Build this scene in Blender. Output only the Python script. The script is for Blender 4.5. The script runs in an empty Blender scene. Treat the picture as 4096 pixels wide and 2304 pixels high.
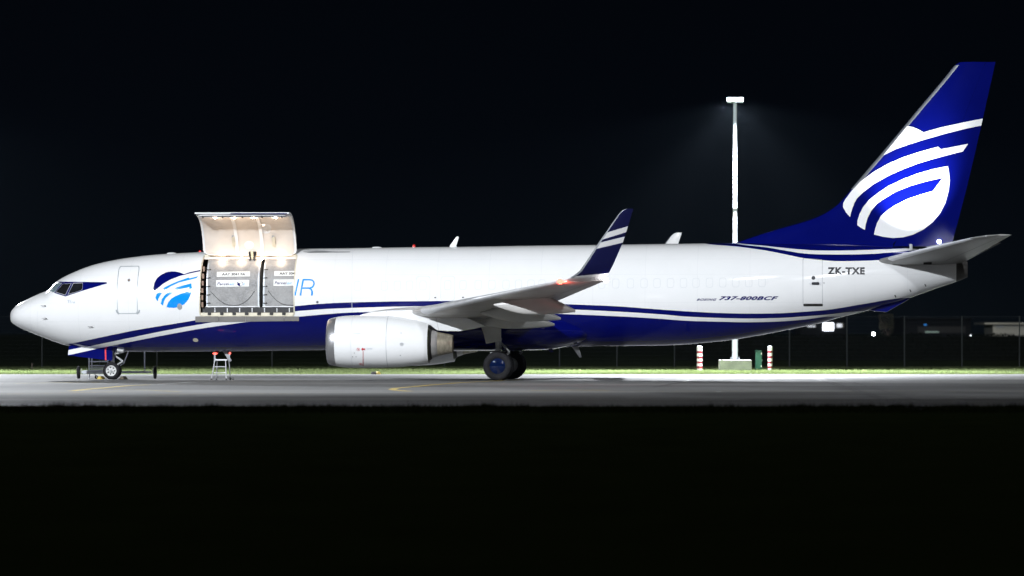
import bpy, bmesh, math, random
import numpy as np
from mathutils import Vector, Matrix
from mathutils.geometry import tessellate_polygon

random.seed(7)
RNG = np.random.default_rng(11)
SC = bpy.context.scene
COL = SC.collection
R = math.radians

# ------------------------------------------------------------------ camera, world, lights, exposure
CAM_H = 1.85          # camera height above the apron (m)
FPX = 4096 * 150 / 36  # focal length in photo pixels
HOR = 1331.0          # horizon row in the photograph
cam_d = bpy.data.cameras.new('camera')
cam_d.lens = 150; cam_d.sensor_width = 36; cam_d.shift_y = (HOR - 1152) / 4096
cam_d.clip_start = 0.5; cam_d.clip_end = 6000
cam = bpy.data.objects.new('camera', cam_d); COL.objects.link(cam)
cam.location = (0, 0, CAM_H); cam.rotation_euler = (R(90), 0, 0)
cam_d.dof.use_dof = True; cam_d.dof.focus_distance = 166; cam_d.dof.aperture_fstop = 0.85
SC.camera = cam

world = bpy.data.worlds.new('World'); SC.world = world; world.use_nodes = True
wn = world.node_tree.nodes; wl = world.node_tree.links
sky = wn.new('ShaderNodeTexSky'); sky.sky_type = 'NISHITA'; sky.sun_disc = False
sky.sun_elevation = R(30.0); sky.sun_rotation = R(180); sky.ozone_density = 6.0; sky.air_density = 0.3; sky.dust_density = 0.0
wl.new(sky.outputs[0], wn['Background'].inputs[0])
wn['Background'].inputs[1].default_value = 0.00028

sun_d = bpy.data.lights.new('moonlight', 'SUN'); sun_d.energy = 0.17; sun_d.angle = R(0.5); sun_d.color = (1.0, 0.97, 0.9)
sun = bpy.data.objects.new('moonlight', sun_d); COL.objects.link(sun)
sun.rotation_euler = (R(60), 0, 0)

SC.view_settings.view_transform = 'Standard'
SC.view_settings.look = 'None'
SC.view_settings.gamma = 1.0
SC.view_settings.exposure = 0.0
SC.view_settings.use_curve_mapping = False
SC.cycles.max_bounces = 6
SC.cycles.diffuse_bounces = 3
SC.cycles.glossy_bounces = 3
SC.cycles.sample_clamp_indirect = 4.0

def spot(name, loc, aim, power, size, blend, radius, color, parent=None):
    d = bpy.data.lights.new(name, 'SPOT'); d.energy = power; d.spot_size = R(size); d.spot_blend = blend
    d.shadow_soft_size = radius; d.color = color
    o = bpy.data.objects.new(name, d); COL.objects.link(o)
    o.location = loc
    o.rotation_euler = (Vector(aim) - Vector(loc)).to_track_quat('-Z', 'Y').to_euler()
    if parent: o.parent = parent
    return o

def point(name, loc, power, radius, color, parent=None):
    d = bpy.data.lights.new(name, 'POINT'); d.energy = power; d.shadow_soft_size = radius; d.color = color
    o = bpy.data.objects.new(name, d); COL.objects.link(o); o.location = loc
    if parent: o.parent = parent
    return o

# ------------------------------------------------------------------ the aircraft's place on the apron
YAW = R(5.0); CY, SY = math.cos(YAW), math.sin(YAW)
P0Y = 168.0 + 19.3 * SY
P0X = (41 - 2048) / FPX * P0Y

def at(px, py, l=0.0):
    """photo pixel seen at lateral offset l (m to port of the centreline) -> station a (m aft of the nose), height z"""
    k = (px - 2048) / FPX
    a = (k * (P0Y - l * CY) - P0X + l * SY) / (CY + k * SY)
    Y = P0Y - a * SY - l * CY
    return a, CAM_H + (HOR - py) / FPX * Y

def gpt(px, py, z=0.0):
    """photo pixel on level ground of height z -> world X, Y"""
    Y = FPX * (CAM_H - z) / (py - HOR)
    return (px - 2048) / FPX * Y, Y

def wpt(px, py, Y):
    return (px - 2048) / FPX * Y, Y, CAM_H + (HOR - py) / FPX * Y

def pchip(pts):
    pts = sorted(pts); xs = [p[0] for p in pts]; ys = [p[1] for p in pts]; n = len(xs)
    h = [xs[i+1]-xs[i] for i in range(n-1)]; d = [(ys[i+1]-ys[i])/h[i] for i in range(n-1)]
    m = [0.0]*n; m[0] = d[0]; m[-1] = d[-1]
    for i in range(1, n-1):
        if d[i-1]*d[i] > 0:
            w1 = 2*h[i]+h[i-1]; w2 = h[i]+2*h[i-1]
            m[i] = (w1+w2)/(w1/d[i-1]+w2/d[i])
    def f(x):
        if x <= xs[0]: return ys[0] + (x-xs[0])*0
        if x >= xs[-1]: return ys[-1]
        lo, hi = 0, n-1
        while hi-lo > 1:
            mid = (lo+hi)//2
            if xs[mid] <= x: lo = mid
            else: hi = mid
        t = (x-xs[lo])/h[lo]
        return ((1+2*t)*(1-t)**2*ys[lo] + t*(1-t)**2*h[lo]*m[lo] + t*t*(3-2*t)*ys[lo+1] + t*t*(t-1)*h[lo]*m[lo+1])
    return f

# ------------------------------------------------------------------ mesh helpers
class MB:
    def __init__(s): s.v = []; s.f = []; s.mi = []
    def add(s, v, f, mi=0):
        b = len(s.v); s.v += [tuple(p) for p in v]; s.f += [tuple(i+b for i in q) for q in f]; s.mi += [mi]*len(f)
        return s
    def box(s, c, d, rot=None, mi=0):
        x, y, z = d[0]/2, d[1]/2, d[2]/2
        v = [Vector((i*x, j*y, k*z)) for i in (-1, 1) for j in (-1, 1) for k in (-1, 1)]
        if rot is not None: v = [rot @ p for p in v]
        v = [p + Vector(c) for p in v]
        return s.add(v, [(0,1,3,2),(4,6,7,5),(0,4,5,1),(2,3,7,6),(0,2,6,4),(1,5,7,3)], mi)
    def cyl(s, p0, p1, r0, r1=None, n=12, mi=0, cap=True):
        r1 = r0 if r1 is None else r1
        p0, p1 = Vector(p0), Vector(p1); ax = (p1-p0).normalized()
        u = ax.orthogonal().normalized(); w = ax.cross(u)
        v = []
        for p, r in ((p0, r0), (p1, r1)):
            v += [p + u*(r*math.cos(2*math.pi*i/n)) + w*(r*math.sin(2*math.pi*i/n)) for i in range(n)]
        f = [(i, (i+1) % n, n+(i+1) % n, n+i) for i in range(n)]
        if cap: f += [tuple(range(n-1, -1, -1)), tuple(range(n, 2*n))]
        return s.add(v, f, mi)
    def tube(s, pts, r, n=8, mi=0):
        for p, q in zip(pts, pts[1:]): s.cyl(p, q, r, r, n, mi)
        return s
    def lathe(s, prof, c, axis='y', n=32, mi=0, close=False):
        """prof: list of (along, radius) round an axis through c"""
        rings = []
        for (t, r) in prof:
            ring = []
            for i in range(n):
                a = 2*math.pi*i/n; p, q = r*math.cos(a), r*math.sin(a)
                if axis == 'y': ring.append((c[0]+p, c[1]+t, c[2]+q))
                elif axis == 'x': ring.append((c[0]+t, c[1]+p, c[2]+q))
                else: ring.append((c[0]+p, c[1]+q, c[2]+t))
            rings.append(ring)
        return s.loft(rings, mi, caps=False)
    def loft(s, rings, mi=0, caps=True, closed=True):
        n = len(rings[0]); v = [p for r in rings for p in r]; f = []
        for j in range(len(rings)-1):
            for i in range(n if closed else n-1):
                k = (i+1) % n
                f.append((j*n+i, j*n+k, (j+1)*n+k, (j+1)*n+i))
        if caps:
            f.append(tuple(range(n-1, -1, -1))); f.append(tuple(range((len(rings)-1)*n, len(rings)*n)))
        return s.add(v, f, mi)
    def sphere(s, c, r, n=12, m=8, mi=0, sc=(1,1,1)):
        rings = []
        for j in range(m+1):
            t = math.pi*j/m; rr = max(math.sin(t), 1e-3)*r
            rings.append([(c[0]+rr*math.cos(2*math.pi*i/n)*sc[0], c[1]+rr*math.sin(2*math.pi*i/n)*sc[1], c[2]+math.cos(t)*r*sc[2]) for i in range(n)])
        return s.loft(rings, mi)
    def build(s, name, mats, parent=None, smooth=False, sharp=35, bevel=0):
        return mk(name, s.v, s.f, mats, parent, smooth, sharp, s.mi, bevel)

def mk(name, v, f, mats, parent=None, smooth=True, sharp=35, mi=None, bevel=0, recalc=True):
    me = bpy.data.meshes.new(name); me.from_pydata([tuple(p) for p in v], [], [tuple(q) for q in f])
    if not isinstance(mats, (list, tuple)): mats = [mats]
    for m in mats: me.materials.append(m)
    if mi: me.polygons.foreach_set('material_index', mi)
    if recalc or bevel:
        bm = bmesh.new(); bm.from_mesh(me)
        bmesh.ops.remove_doubles(bm, verts=bm.verts, dist=1e-6)
        bmesh.ops.recalc_face_normals(bm, faces=bm.faces)
        if bevel: bmesh.ops.bevel(bm, geom=list(bm.edges), offset=bevel, segments=2, affect='EDGES', profile=0.6)
        bm.to_mesh(me); bm.free()
    if smooth:
        me.shade_smooth(); me.set_sharp_from_angle(angle=R(sharp))
    o = bpy.data.objects.new(name, me); COL.objects.link(o)
    if parent: o.parent = parent
    return o

def empty(name, loc=(0,0,0), rz=0.0):
    o = bpy.data.objects.new(name, None); COL.objects.link(o); o.location = loc; o.rotation_euler = (0, 0, rz)
    o.empty_display_size = 0.3
    return o

def tag(o, label=None, cat=None, group=None, kind=None):
    if label: o['label'] = label
    if cat: o['category'] = cat
    if group: o['group'] = group
    if kind: o['kind'] = kind
    return o

def copy_tree(o, parent=None):
    c = o.copy(); COL.objects.link(c); c.parent = parent
    for ch in list(o.children): copy_tree(ch, c)
    return c

# ------------------------------------------------------------------ materials
def new_mat(name):
    m = bpy.data.materials.new(name); m.use_nodes = True
    nt = m.node_tree; b = nt.nodes['Principled BSDF']
    return m, nt, b

def N(nt, t, **kw):
    n = nt.nodes.new(t)
    for k, v in kw.items(): setattr(n, k, v)
    return n

def math_n(nt, op, a, b=None):
    n = nt.nodes.new('ShaderNodeMath'); n.operation = op
    for i, x in enumerate((a, b)):
        if x is None: continue
        if isinstance(x, (int, float)): n.inputs[i].default_value = x
        else: nt.links.new(x, n.inputs[i])
    return n.outputs[0]

def mixc(nt, fac, a, b):
    n = nt.nodes.new('ShaderNodeMix'); n.data_type = 'RGBA'
    for i, x in ((0, fac), (6, a), (7, b)):
        if isinstance(x, (int, float)): n.inputs[i].default_value = x
        elif isinstance(x, tuple): n.inputs[i].default_value = (*x[:3], 1)
        else: nt.links.new(x, n.inputs[i])
    return n.outputs[2]

def noise(nt, scale, detail=4, vec=None, rough=0.55, stretch=None):
    n = nt.nodes.new('ShaderNodeTexNoise'); n.inputs['Scale'].default_value = scale
    n.inputs['Detail'].default_value = detail; n.inputs['Roughness'].default_value = rough
    if vec is None:
        tc = nt.nodes.new('ShaderNodeTexCoord'); vec = tc.outputs['Object']
    if stretch:
        mp = nt.nodes.new('ShaderNodeMapping'); mp.inputs['Scale'].default_value = stretch
        nt.links.new(vec, mp.inputs['Vector']); vec = mp.outputs['Vector']
    nt.links.new(vec, n.inputs['Vector'])
    return n.outputs['Fac']

def ramp(nt, fac, stops):
    n = nt.nodes.new('ShaderNodeValToRGB'); cr = n.color_ramp
    while len(cr.elements) < len(stops): cr.elements.new(0.5)
    for e, (p, c) in zip(cr.elements, stops):
        e.position = p; e.color = (*c, 1) if isinstance(c, tuple) else (c, c, c, 1)
    nt.links.new(fac, n.inputs[0]); return n.outputs[0]

def pbr(name, col, rough=0.5, metal=0.0, var=0.12, scale=3.0, bump=0.0, bscale=40, coat=0.0, stretch=None, spec=0.5):
    m, nt, b = new_mat(name)
    f = noise(nt, scale, 5, stretch=stretch)
    lo = tuple(max(0, c*(1-var)) for c in col); hi = tuple(min(1, c*(1+var)) for c in col)
    nt.links.new(ramp(nt, f, [(0.3, lo), (0.7, hi)]), b.inputs['Base Color'])
    nt.links.new(ramp(nt, f, [(0.25, max(0.02, rough*0.85)), (0.75, min(1, rough*1.15))]), b.inputs['Roughness'])
    b.inputs['Metallic'].default_value = metal
    b.inputs['Coat Weight'].default_value = coat; b.inputs['Coat Roughness'].default_value = 0.08
    b.inputs['Specular IOR Level'].default_value = spec
    if bump:
        bn = N(nt, 'ShaderNodeBump'); bn.inputs['Strength'].default_value = bump; bn.inputs['Distance'].default_value = 0.02
        nt.links.new(noise(nt, bscale, 4), bn.inputs['Height']); nt.links.new(bn.outputs[0], b.inputs['Normal'])
    return m

def emit(name, col, strength):
    m, nt, b = new_mat(name)
    b.inputs['Base Color'].default_value = (*col, 1)
    b.inputs['Emission Color'].default_value = (*col, 1); b.inputs['Emission Strength'].default_value = strength
    return m

NAVY = (0.0015, 0.0035, 0.105)
SKYB = (0.004, 0.27, 0.83)
WHITE = (0.80, 0.81, 0.81)
M = {}
M['white'] = pbr('white_paint', WHITE, 0.11, 0, 0.025, 0.7, spec=0.4)
M['navy'] = pbr('navy_paint', NAVY, 0.09, 0, 0.06, 0.8, spec=0.35)
M['skyblue'] = pbr('sky_blue_paint', SKYB, 0.11, 0, 0.04, 0.8, spec=0.4)
M['wing_grey'] = pbr('wing_grey_paint', (0.47, 0.47, 0.45), 0.35, 0, 0.16, 0.55, stretch=(1.0, 0.35, 1))
M['stab_grey'] = pbr('stabiliser_grey_paint', (0.22, 0.22, 0.21), 0.35, 0, 0.12, 0.6)
M['alu'] = pbr('bare_aluminium', (0.66, 0.67, 0.69), 0.38, 0.4, 0.08, 2.0)
M['edge_dark'] = pbr('worn_leading_edge', (0.20, 0.215, 0.23), 0.4, 0.3, 0.1, 3)
M['lip'] = pbr('polished_lip_metal', (0.42, 0.42, 0.43), 0.32, 0.7, 0.05, 2.0)
M['steel'] = pbr('weathered_steel', (0.30, 0.30, 0.30), 0.5, 0.6, 0.25, 6)
M['sooty'] = pbr('sooty_metal', (0.10, 0.095, 0.09), 0.5, 0.5, 0.25, 6)
M['gear'] = pbr('gear_grey_paint', (0.36, 0.37, 0.37), 0.4, 0.2, 0.2, 8)
M['rubber'] = pbr('tyre_rubber', (0.018, 0.018, 0.02), 0.75, 0, 0.3, 9, bump=0.15, bscale=60, spec=0.15)
M['hub_white'] = pbr('wheel_hub_white', (0.62, 0.63, 0.62), 0.4, 0, 0.2, 14)
M['hub_blue'] = pbr('wheel_cap_blue', (0.003, 0.009, 0.042), 0.05, 0.0, 0.15, 6)
M['dark'] = pbr('dark_recess', (0.018, 0.017, 0.016), 0.6, 0, 0.4, 8)
M['olive'] = pbr('fan_duct_olive', (0.10, 0.105, 0.06), 0.5, 0.2, 0.25, 4)
M['titan'] = pbr('exhaust_titanium', (0.40, 0.36, 0.28), 0.36, 0.55, 0.3, 3.5, stretch=(3, 1, 1))
M['core'] = pbr('core_cowl_metal', (0.46, 0.45, 0.44), 0.38, 0.5, 0.15, 3)
M['seam'] = pbr('panel_seam_grey', (0.34, 0.36, 0.38), 0.6, 0, 0.1, 5)
M['seam_light'] = pbr('panel_seam_pale', (0.62, 0.645, 0.66), 0.5, 0, 0.05, 5)
M['door_edge'] = pbr('door_edge_grey', (0.42, 0.46, 0.48), 0.4, 0.3, 0.1, 6)
M['patch'] = pbr('unpainted_grey_skin', (0.36, 0.37, 0.38), 0.4, 0.3, 0.12, 2)
M['glass'] = pbr('cockpit_glass', (0.012, 0.013, 0.015), 0.06, 0, 0.3, 3, spec=0.8)
M['windshield'] = pbr('windshield_glass', (0.16, 0.22, 0.24), 0.08, 0, 0.25, 3, spec=0.8)
M['red'] = pbr('red_paint', (0.45, 0.03, 0.045), 0.45, 0, 0.1, 5)
M['red_strap'] = pbr('red_webbing', (0.75, 0.03, 0.03), 0.6, 0, 0.1, 20)
M['black_ink'] = pbr('black_lettering', (0.012, 0.013, 0.02), 0.4, 0, 0.2, 10)
M['grey_ink'] = pbr('grey_lettering', (0.42, 0.47, 0.53), 0.4, 0, 0.1, 10)
M['liner'] = pbr('quilted_liner', (0.66, 0.61, 0.55), 0.55, 0, 0.06, 1.5, bump=0.25, bscale=3)
M['liner_tape'] = pbr('liner_tape', (0.86, 0.86, 0.85), 0.45, 0, 0.03, 4)
M['frame_cream'] = pbr('door_frame_cream', (0.62, 0.58, 0.46), 0.45, 0.1, 0.15, 5)
M['bronze'] = pbr('door_jamb_bronze', (0.20, 0.13, 0.09), 0.45, 0.3, 0.3, 6)
M['tray'] = pbr('roller_tray_black', (0.02, 0.02, 0.022), 0.4, 0.3, 0.3, 10)
M['sill'] = pbr('sill_guard_grey', (0.24, 0.23, 0.215), 0.6, 0, 0.12, 2)
M['concrete'] = pbr('cast_concrete', (0.40, 0.40, 0.37), 0.85, 0, 0.18, 2.2, bump=0.2, bscale=18)
M['galv'] = pbr('galvanised_steel', (0.52, 0.56, 0.60), 0.5, 0.35, 0.1, 3)
M['pole'] = pbr('mast_pale_paint', (0.55, 0.58, 0.62), 0.5, 0.0, 0.06, 3)
M['cab_green'] = pbr('cabinet_green_paint', (0.005, 0.05, 0.026), 0.4, 0, 0.12, 3)
M['post_white'] = pbr('bollard_white', (0.76, 0.77, 0.74), 0.5, 0, 0.05, 6)
M['post_red'] = pbr('bollard_red', (0.24, 0.006, 0.02), 0.45, 0, 0.12, 9)
M['post_yellow'] = pbr('chipped_primer', (0.5, 0.42, 0.2), 0.6, 0, 0.1, 9)
M['yellow'] = pbr('chock_yellow', (0.55, 0.42, 0.09), 0.7, 0, 0.2, 9)
M['fence'] = pbr('fence_steel', (0.03, 0.036, 0.036), 0.7, 0.0, 0.2, 6)
M['shed'] = pbr('shed_cladding', (0.42, 0.42, 0.38), 0.7, 0, 0.12, 0.6)
M['far_dark'] = pbr('far_dark_wall', (0.02, 0.022, 0.025), 0.9, 0, 0.2, 0.5, spec=0.1)
M['hangar_door'] = pbr('hangar_door_grey', (0.05, 0.05, 0.05), 0.8, 0, 0.2, 0.6)
M['bark'] = pbr('bark', (0.06, 0.045, 0.035), 0.9, 0, 0.3, 5)
M['leaf'] = pbr('leaf', (0.06, 0.06, 0.035), 0.7, 0, 0.3, 5)
M['flood'] = emit('floodlight_lens', (0.86, 0.90, 1.0), 60)
M['nav_red'] = emit('red_lamp', (1.0, 0.03, 0.02), 22)
M['strobe'] = emit('white_lamp', (1.0, 0.95, 0.98), 60)
M['beacon'] = emit('beacon_red', (1.0, 0.12, 0.09), 2.2)
M['glint_glow'] = emit('glint_glow', (0.75, 0.8, 1.0), 40)  # glow colour of the logo light's reflection on the fin
M['warm'] = emit('warm_lamp', (1.0, 0.80, 0.62), 40)
M['lit'] = emit('lit_window', (0.88, 0.92, 1.0), 5)
M['lit_soft'] = emit('lit_window_soft', (0.88, 0.92, 1.0), 0.9)
M['lit_dim'] = emit('lit_window_dim', (0.62, 0.85, 0.75), 0.22)
M['lit_blue'] = emit('blue_sign', (0.05, 0.35, 1.0), 0.6)
M['red_lens_off'] = pbr('beacon_lens', (0.6, 0.02, 0.015), 0.2, 0, 0.1, 5)

# mottled aluminium sheet of the air freight containers
def uld_mat():
    m, nt, b = new_mat('container_aluminium')
    f1 = noise(nt, 2.2, 6); f2 = noise(nt, 22, 5, rough=0.7)
    c = ramp(nt, f1, [(0.3, (0.20, 0.20, 0.20)), (0.6, (0.29, 0.29, 0.285)), (0.8, (0.36, 0.36, 0.36))])
    g = ramp(nt, f2, [(0.45, (0.0, 0.0, 0.0)), (0.75, (1, 1, 1))])
    c2 = mixc(nt, g, c, (0.40, 0.41, 0.42))
    nt.links.new(c2, b.inputs['Base Color'])
    b.inputs['Metallic'].default_value = 0.1
    b.inputs['Specular IOR Level'].default_value = 0.3
    nt.links.new(ramp(nt, f2, [(0.3, 0.5), (0.8, 0.75)]), b.inputs['Roughness'])
    bn = N(nt, 'ShaderNodeBump'); bn.inputs['Strength'].default_value = 0.25; bn.inputs['Distance'].default_value = 0.02
    nt.links.new(f1, bn.inputs['Height']); nt.links.new(bn.outputs[0], b.inputs['Normal'])
    return m
M['uld'] = uld_mat()

# ------------------------------------------------------------------ the ground
def ground_mat():
    m, nt, b = new_mat('night_grass_soil')
    f = noise(nt, 0.6, 6); g = noise(nt, 9, 5)
    c = ramp(nt, f, [(0.3, (0.022, 0.032, 0.012)), (0.7, (0.055, 0.075, 0.028))])
    c = mixc(nt, g, c, (0.035, 0.05, 0.018))
    nt.links.new(c, b.inputs['Base Color']); b.inputs['Roughness'].default_value = 1.0; b.inputs['Specular IOR Level'].default_value = 0.0
    bn = N(nt, 'ShaderNodeBump'); bn.inputs['Strength'].default_value = 0.8; bn.inputs['Distance'].default_value = 0.08
    nt.links.new(g, bn.inputs['Height']); nt.links.new(bn.outputs[0], b.inputs['Normal'])
    return m

def apron_mat():
    m, nt, b = new_mat('worn_asphalt')
    big = noise(nt, 0.05, 5, stretch=(0.35, 1.6, 1)); mid = noise(nt, 0.5, 6, stretch=(0.25, 1.3, 1)); fine = noise(nt, 30, 4)
    c = ramp(nt, big, [(0.38, (0.10, 0.102, 0.10)), (0.5, (0.18, 0.182, 0.178)), (0.62, (0.28, 0.282, 0.27))])
    c = mixc(nt, ramp(nt, mid, [(0.42, 0.0), (0.62, 0.6)]), c, (0.10, 0.10, 0.105))
    c = mixc(nt, ramp(nt, fine, [(0.3, 0.0), (0.8, 0.35)]), c, (0.2, 0.2, 0.19))
    nt.links.new(c, b.inputs['Base Color'])
    nt.links.new(ramp(nt, mid, [(0.3, 0.7), (0.7, 0.9)]), b.inputs['Roughness'])
    b.inputs['Specular IOR Level'].default_value = 0.12
    bn = N(nt, 'ShaderNodeBump'); bn.inputs['Strength'].default_value = 0.35; bn.inputs['Distance'].default_value = 0.01
    nt.links.new(fine, bn.inputs['Height']); nt.links.new(bn.outputs[0], b.inputs['Normal'])
    return m

M['ground'] = ground_mat(); M['apron'] = apron_mat()
M['line'] = pbr('yellow_line_paint', (0.50, 0.38, 0.10), 0.7, 0, 0.3, 2.5)
M['line_white'] = pbr('white_line_paint', (0.55, 0.56, 0.55), 0.7, 0, 0.3, 2.5)
M['tar'] = pbr('tar_joint', (0.03, 0.03, 0.03), 0.6, 0, 0.3, 2.5)
NEAR_EDGE, FAR_EDGE = 107.0, 190.0
gr = mk('ground', [(-3000, -60, 0), (3000, -60, 0), (3000, 5000, 0), (-3000, 5000, 0)], [(0, 1, 2, 3)], M['ground'], smooth=False)
tag(gr, 'dark mown grass field reaching to the horizon', 'ground', kind='structure')
ap = mk('apron', [(-260, NEAR_EDGE, 0.004), (260, NEAR_EDGE-0.3, 0.004), (260, FAR_EDGE, 0.004), (-260, FAR_EDGE, 0.004)], [(0, 1, 2, 3)], M['apron'], smooth=False)
tag(ap, 'worn grey asphalt apron under the aircraft', 'apron', kind='structure')

def ground_line(name, pts, width, mat, z=0.009):
    P = [Vector((*gpt(*p), z)) for p in pts]
    out = []
    for i in range(len(P)-1):
        for t in range(6): out.append(P[i].lerp(P[i+1], t/6))
    out.append(P[-1]); v = []; f = []
    for i, p in enumerate(out):
        d = (out[min(i+1, len(out)-1)] - out[max(i-1, 0)]); d.z = 0; d.normalize(); n = Vector((-d.y, d.x, 0))*width/2
        v += [p+n, p-n]
    f = [(2*i, 2*i+1, 2*i+3, 2*i+2) for i in range(len(out)-1)]
    return mk(name, v, f, mat, ap, smooth=False)
ground_line('painted_line', [(285, 1565), (350, 1558), (430, 1551), (520, 1543), (595, 1540)], 0.30, M['line'])
ground_line('painted_line', [(600, 1539.8), (640, 1538), (700, 1534), (790, 1529)], 0.22, M['line_white'])
ground_line('painted_line', [(60, 1534), (200, 1532), (330, 1530), (400, 1529.5)], 0.3, M['line'])
ground_line('painted_line', [(395, 1557), (600, 1562), (720, 1568)], 0.14, M['line'])
ground_line('painted_line', [(1640, 1566), (1585, 1562), (1568, 1559), (1582, 1554), (1650, 1548), (1720, 1541), (1850, 1531), (1980, 1524), (2080, 1520)], 0.26, M['line'])
ground_line('painted_line', [(2120, 1563), (2300, 1561), (2440, 1563)], 0.25, M['line'])
ground_line('painted_line', [(600, 1580), (900, 1575), (1180, 1577)], 0.14, M['line'])
ground_line('painted_line', [(0, 1577), (300, 1572), (520, 1566)], 0.12, M['line'])
ground_line('painted_line', [(1640, 1566.2), (2700, 1566), (4300, 1565.5)], 0.10, M['line'])
ground_line('painted_line', [(2864, 1567), (2886, 1567)], 0.5, M['line_white'])
ground_line('tar_joint', [(-200, 1606), (1500, 1604), (4300, 1603)], 0.35, M['tar'])
ground_line('tar_joint', [(-200, 1538), (1500, 1536.5), (4300, 1536)], 0.12, M['tar'])
ground_line('tar_joint', [(2620, 1549), (2700, 1534), (2760, 1521)], 0.10, M['tar'])
for px in (3660, 3690, 3800): ground_line('tar_joint', [(px, 1640), (2048+(px-2048)*0.72, 1500)], 0.05, M['tar'])

# grass blades of the two verges
def blades(xr, yr, n, hlo, hhi, w):
    x = RNG.uniform(*xr, n); y = RNG.uniform(*yr, n); h = RNG.uniform(hlo, hhi, n) * (0.6 + 0.8*RNG.random(n)**2)
    ang = RNG.uniform(0, math.pi, n); lean = RNG.normal(0, 0.35, (n, 2)) * h[:, None]
    dx, dy = np.cos(ang)*w, np.sin(ang)*w
    v = np.empty((n, 3, 3)); v[:, 0] = np.stack([x-dx, y-dy, np.full(n, -0.01)], 1); v[:, 1] = np.stack([x+dx, y+dy, np.full(n, -0.01)], 1)
    v[:, 2] = np.stack([x+lean[:, 0], y+lean[:, 1], h], 1)
    return v.reshape(-1, 3)
def tri_mesh(name, v, mat):
    n = len(v)//3; me = bpy.data.meshes.new(name)
    me.vertices.add(len(v)); me.vertices.foreach_set('co', v.astype(np.float32).ravel())
    me.loops.add(3*n); me.loops.foreach_set('vertex_index', np.arange(3*n, dtype=np.int32))
    me.polygons.add(n); me.polygons.foreach_set('loop_start', np.arange(0, 3*n, 3, dtype=np.int32))
    me.update(calc_edges=True); me.materials.append(mat)
    o = bpy.data.objects.new(name, me); COL.objects.link(o); return o
def grass_mat(name, lo, hi):
    m, nt, b = new_mat(name)
    nt.links.new(ramp(nt, noise(nt, 0.9, 6), [(0.3, lo), (0.7, hi)]), b.inputs['Base Color'])
    b.inputs['Roughness'].default_value = 0.7; b.inputs['Specular IOR Level'].default_value = 0.2
    tr = N(nt, 'ShaderNodeBsdfTranslucent'); mx = N(nt, 'ShaderNodeMixShader'); mx.inputs[0].default_value = 0.5
    nt.links.new(b.inputs['Base Color'].links[0].from_socket, tr.inputs['Color'])
    nt.links.new(b.outputs[0], mx.inputs[1]); nt.links.new(tr.outputs[0], mx.inputs[2]); nt.links.new(mx.outputs[0], nt.nodes['Material Output'].inputs['Surface'])
    return m
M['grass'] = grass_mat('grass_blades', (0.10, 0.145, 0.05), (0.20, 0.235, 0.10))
far_v = np.concatenate([blades((-30, 30), (FAR_EDGE, 229), 90000, 0.05, 0.10, 0.010),
                        blades((-30, 30), (FAR_EDGE-0.06, FAR_EDGE+0.5), 6000, 0.04, 0.08, 0.009)])
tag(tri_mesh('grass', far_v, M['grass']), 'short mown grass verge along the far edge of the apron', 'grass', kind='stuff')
nv = [blades((-16, 16), (NEAR_EDGE-9, NEAR_EDGE+0.1), 30000, 0.04, 0.09, 0.008)]
for i in range(70):
    cx = random.uniform(-15, 15); cy = NEAR_EDGE - random.uniform(0.0, 1.2); n = random.randint(25, 70); s = random.uniform(0.08, 0.22)
    t = blades((-1, 1), (-1, 1), n, 0.06, 0.15, 0.007); t = t.reshape(n, 3, 3)
    t[:, :, :2] = t[:, :, :2]; c = RNG.normal(0, s, (n, 1, 2)); base = t[:, :2, :2].mean(1, keepdims=True)
    t[:, :, :2] = t[:, :, :2] - base + c + np.array([cx, cy]); nv.append(t.reshape(-1, 3))
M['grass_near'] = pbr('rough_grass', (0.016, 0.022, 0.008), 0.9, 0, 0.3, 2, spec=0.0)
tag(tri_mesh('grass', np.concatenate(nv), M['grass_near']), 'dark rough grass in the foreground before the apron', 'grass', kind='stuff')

# ------------------------------------------------------------------ AIRCRAFT
AC = empty('cargo_aircraft', (P0X, P0Y, 0), -YAW)
tag(AC, 'white and navy twin-engine cargo jet parked with its side cargo door open', 'aircraft')
def W(a, l, z): return (a, -l, z)

top_px = [(41,1266),(43,1254),(46,1245),(63,1226),(84,1211),(126,1190),(168,1171),(198,1159),(219,1137),(234,1123.5),(261,1106),(295,1090),(337,1072.5),(379,1058.6),(421,1048),(463,1039.7),
          (505,1032.5),(547,1027),(589,1022),(631,1018),(673,1015),(716,1012.7),(758,1010.6),(820,1007),(1000,1001),(1180,995.6),(1408,992.5),(1635,989),(1900,986.5),(2124,982.5),(2393,979.5),(2600,976.5),
          (2788,974),(2940,972),(3200,972),(3400,977),(3550,985),(3700,1000),(3800,1020),(3873,1048)]
bot_px = [(41,1266.5),(43,1278),(46,1287),(63,1301.5),(84,1313),(126,1331),(168,1348),(210,1364),(253,1378),(286,1387),(340,1396),(400,1402),(463,1406),(589,1407),(820,1406),(1180,1402),(1303,1400.5),
          (1700,1395),(2232,1388),(2393,1384.5),(2600,1383),(2741,1378),(2835,1370),(2928.5,1359.6),(3069,1336),(3210,1308),(3290,1290.6),(3334,1277),(3451,1248),(3584,1213),(3650.6,1188),(3737,1157),(3834,1124),(3873,1108)]
ZT = pchip([at(*p) for p in top_px]); ZB = pchip([at(*p) for p in bot_px])
HW = pchip([(0,0.012),(0.03,.16),(.1,.33),(.25,.55),(.5,.77),(1,1.06),(1.5,1.27),(2,1.43),(2.5,1.55),(3,1.64),(4,1.77),(5,1.84),(6,1.875),(7,1.88),(26,1.88),(28,1.85),(30,1.73),(32,1.50),(34,1.18),(36,.80),(37.3,.45),(37.95,.24)])
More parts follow.
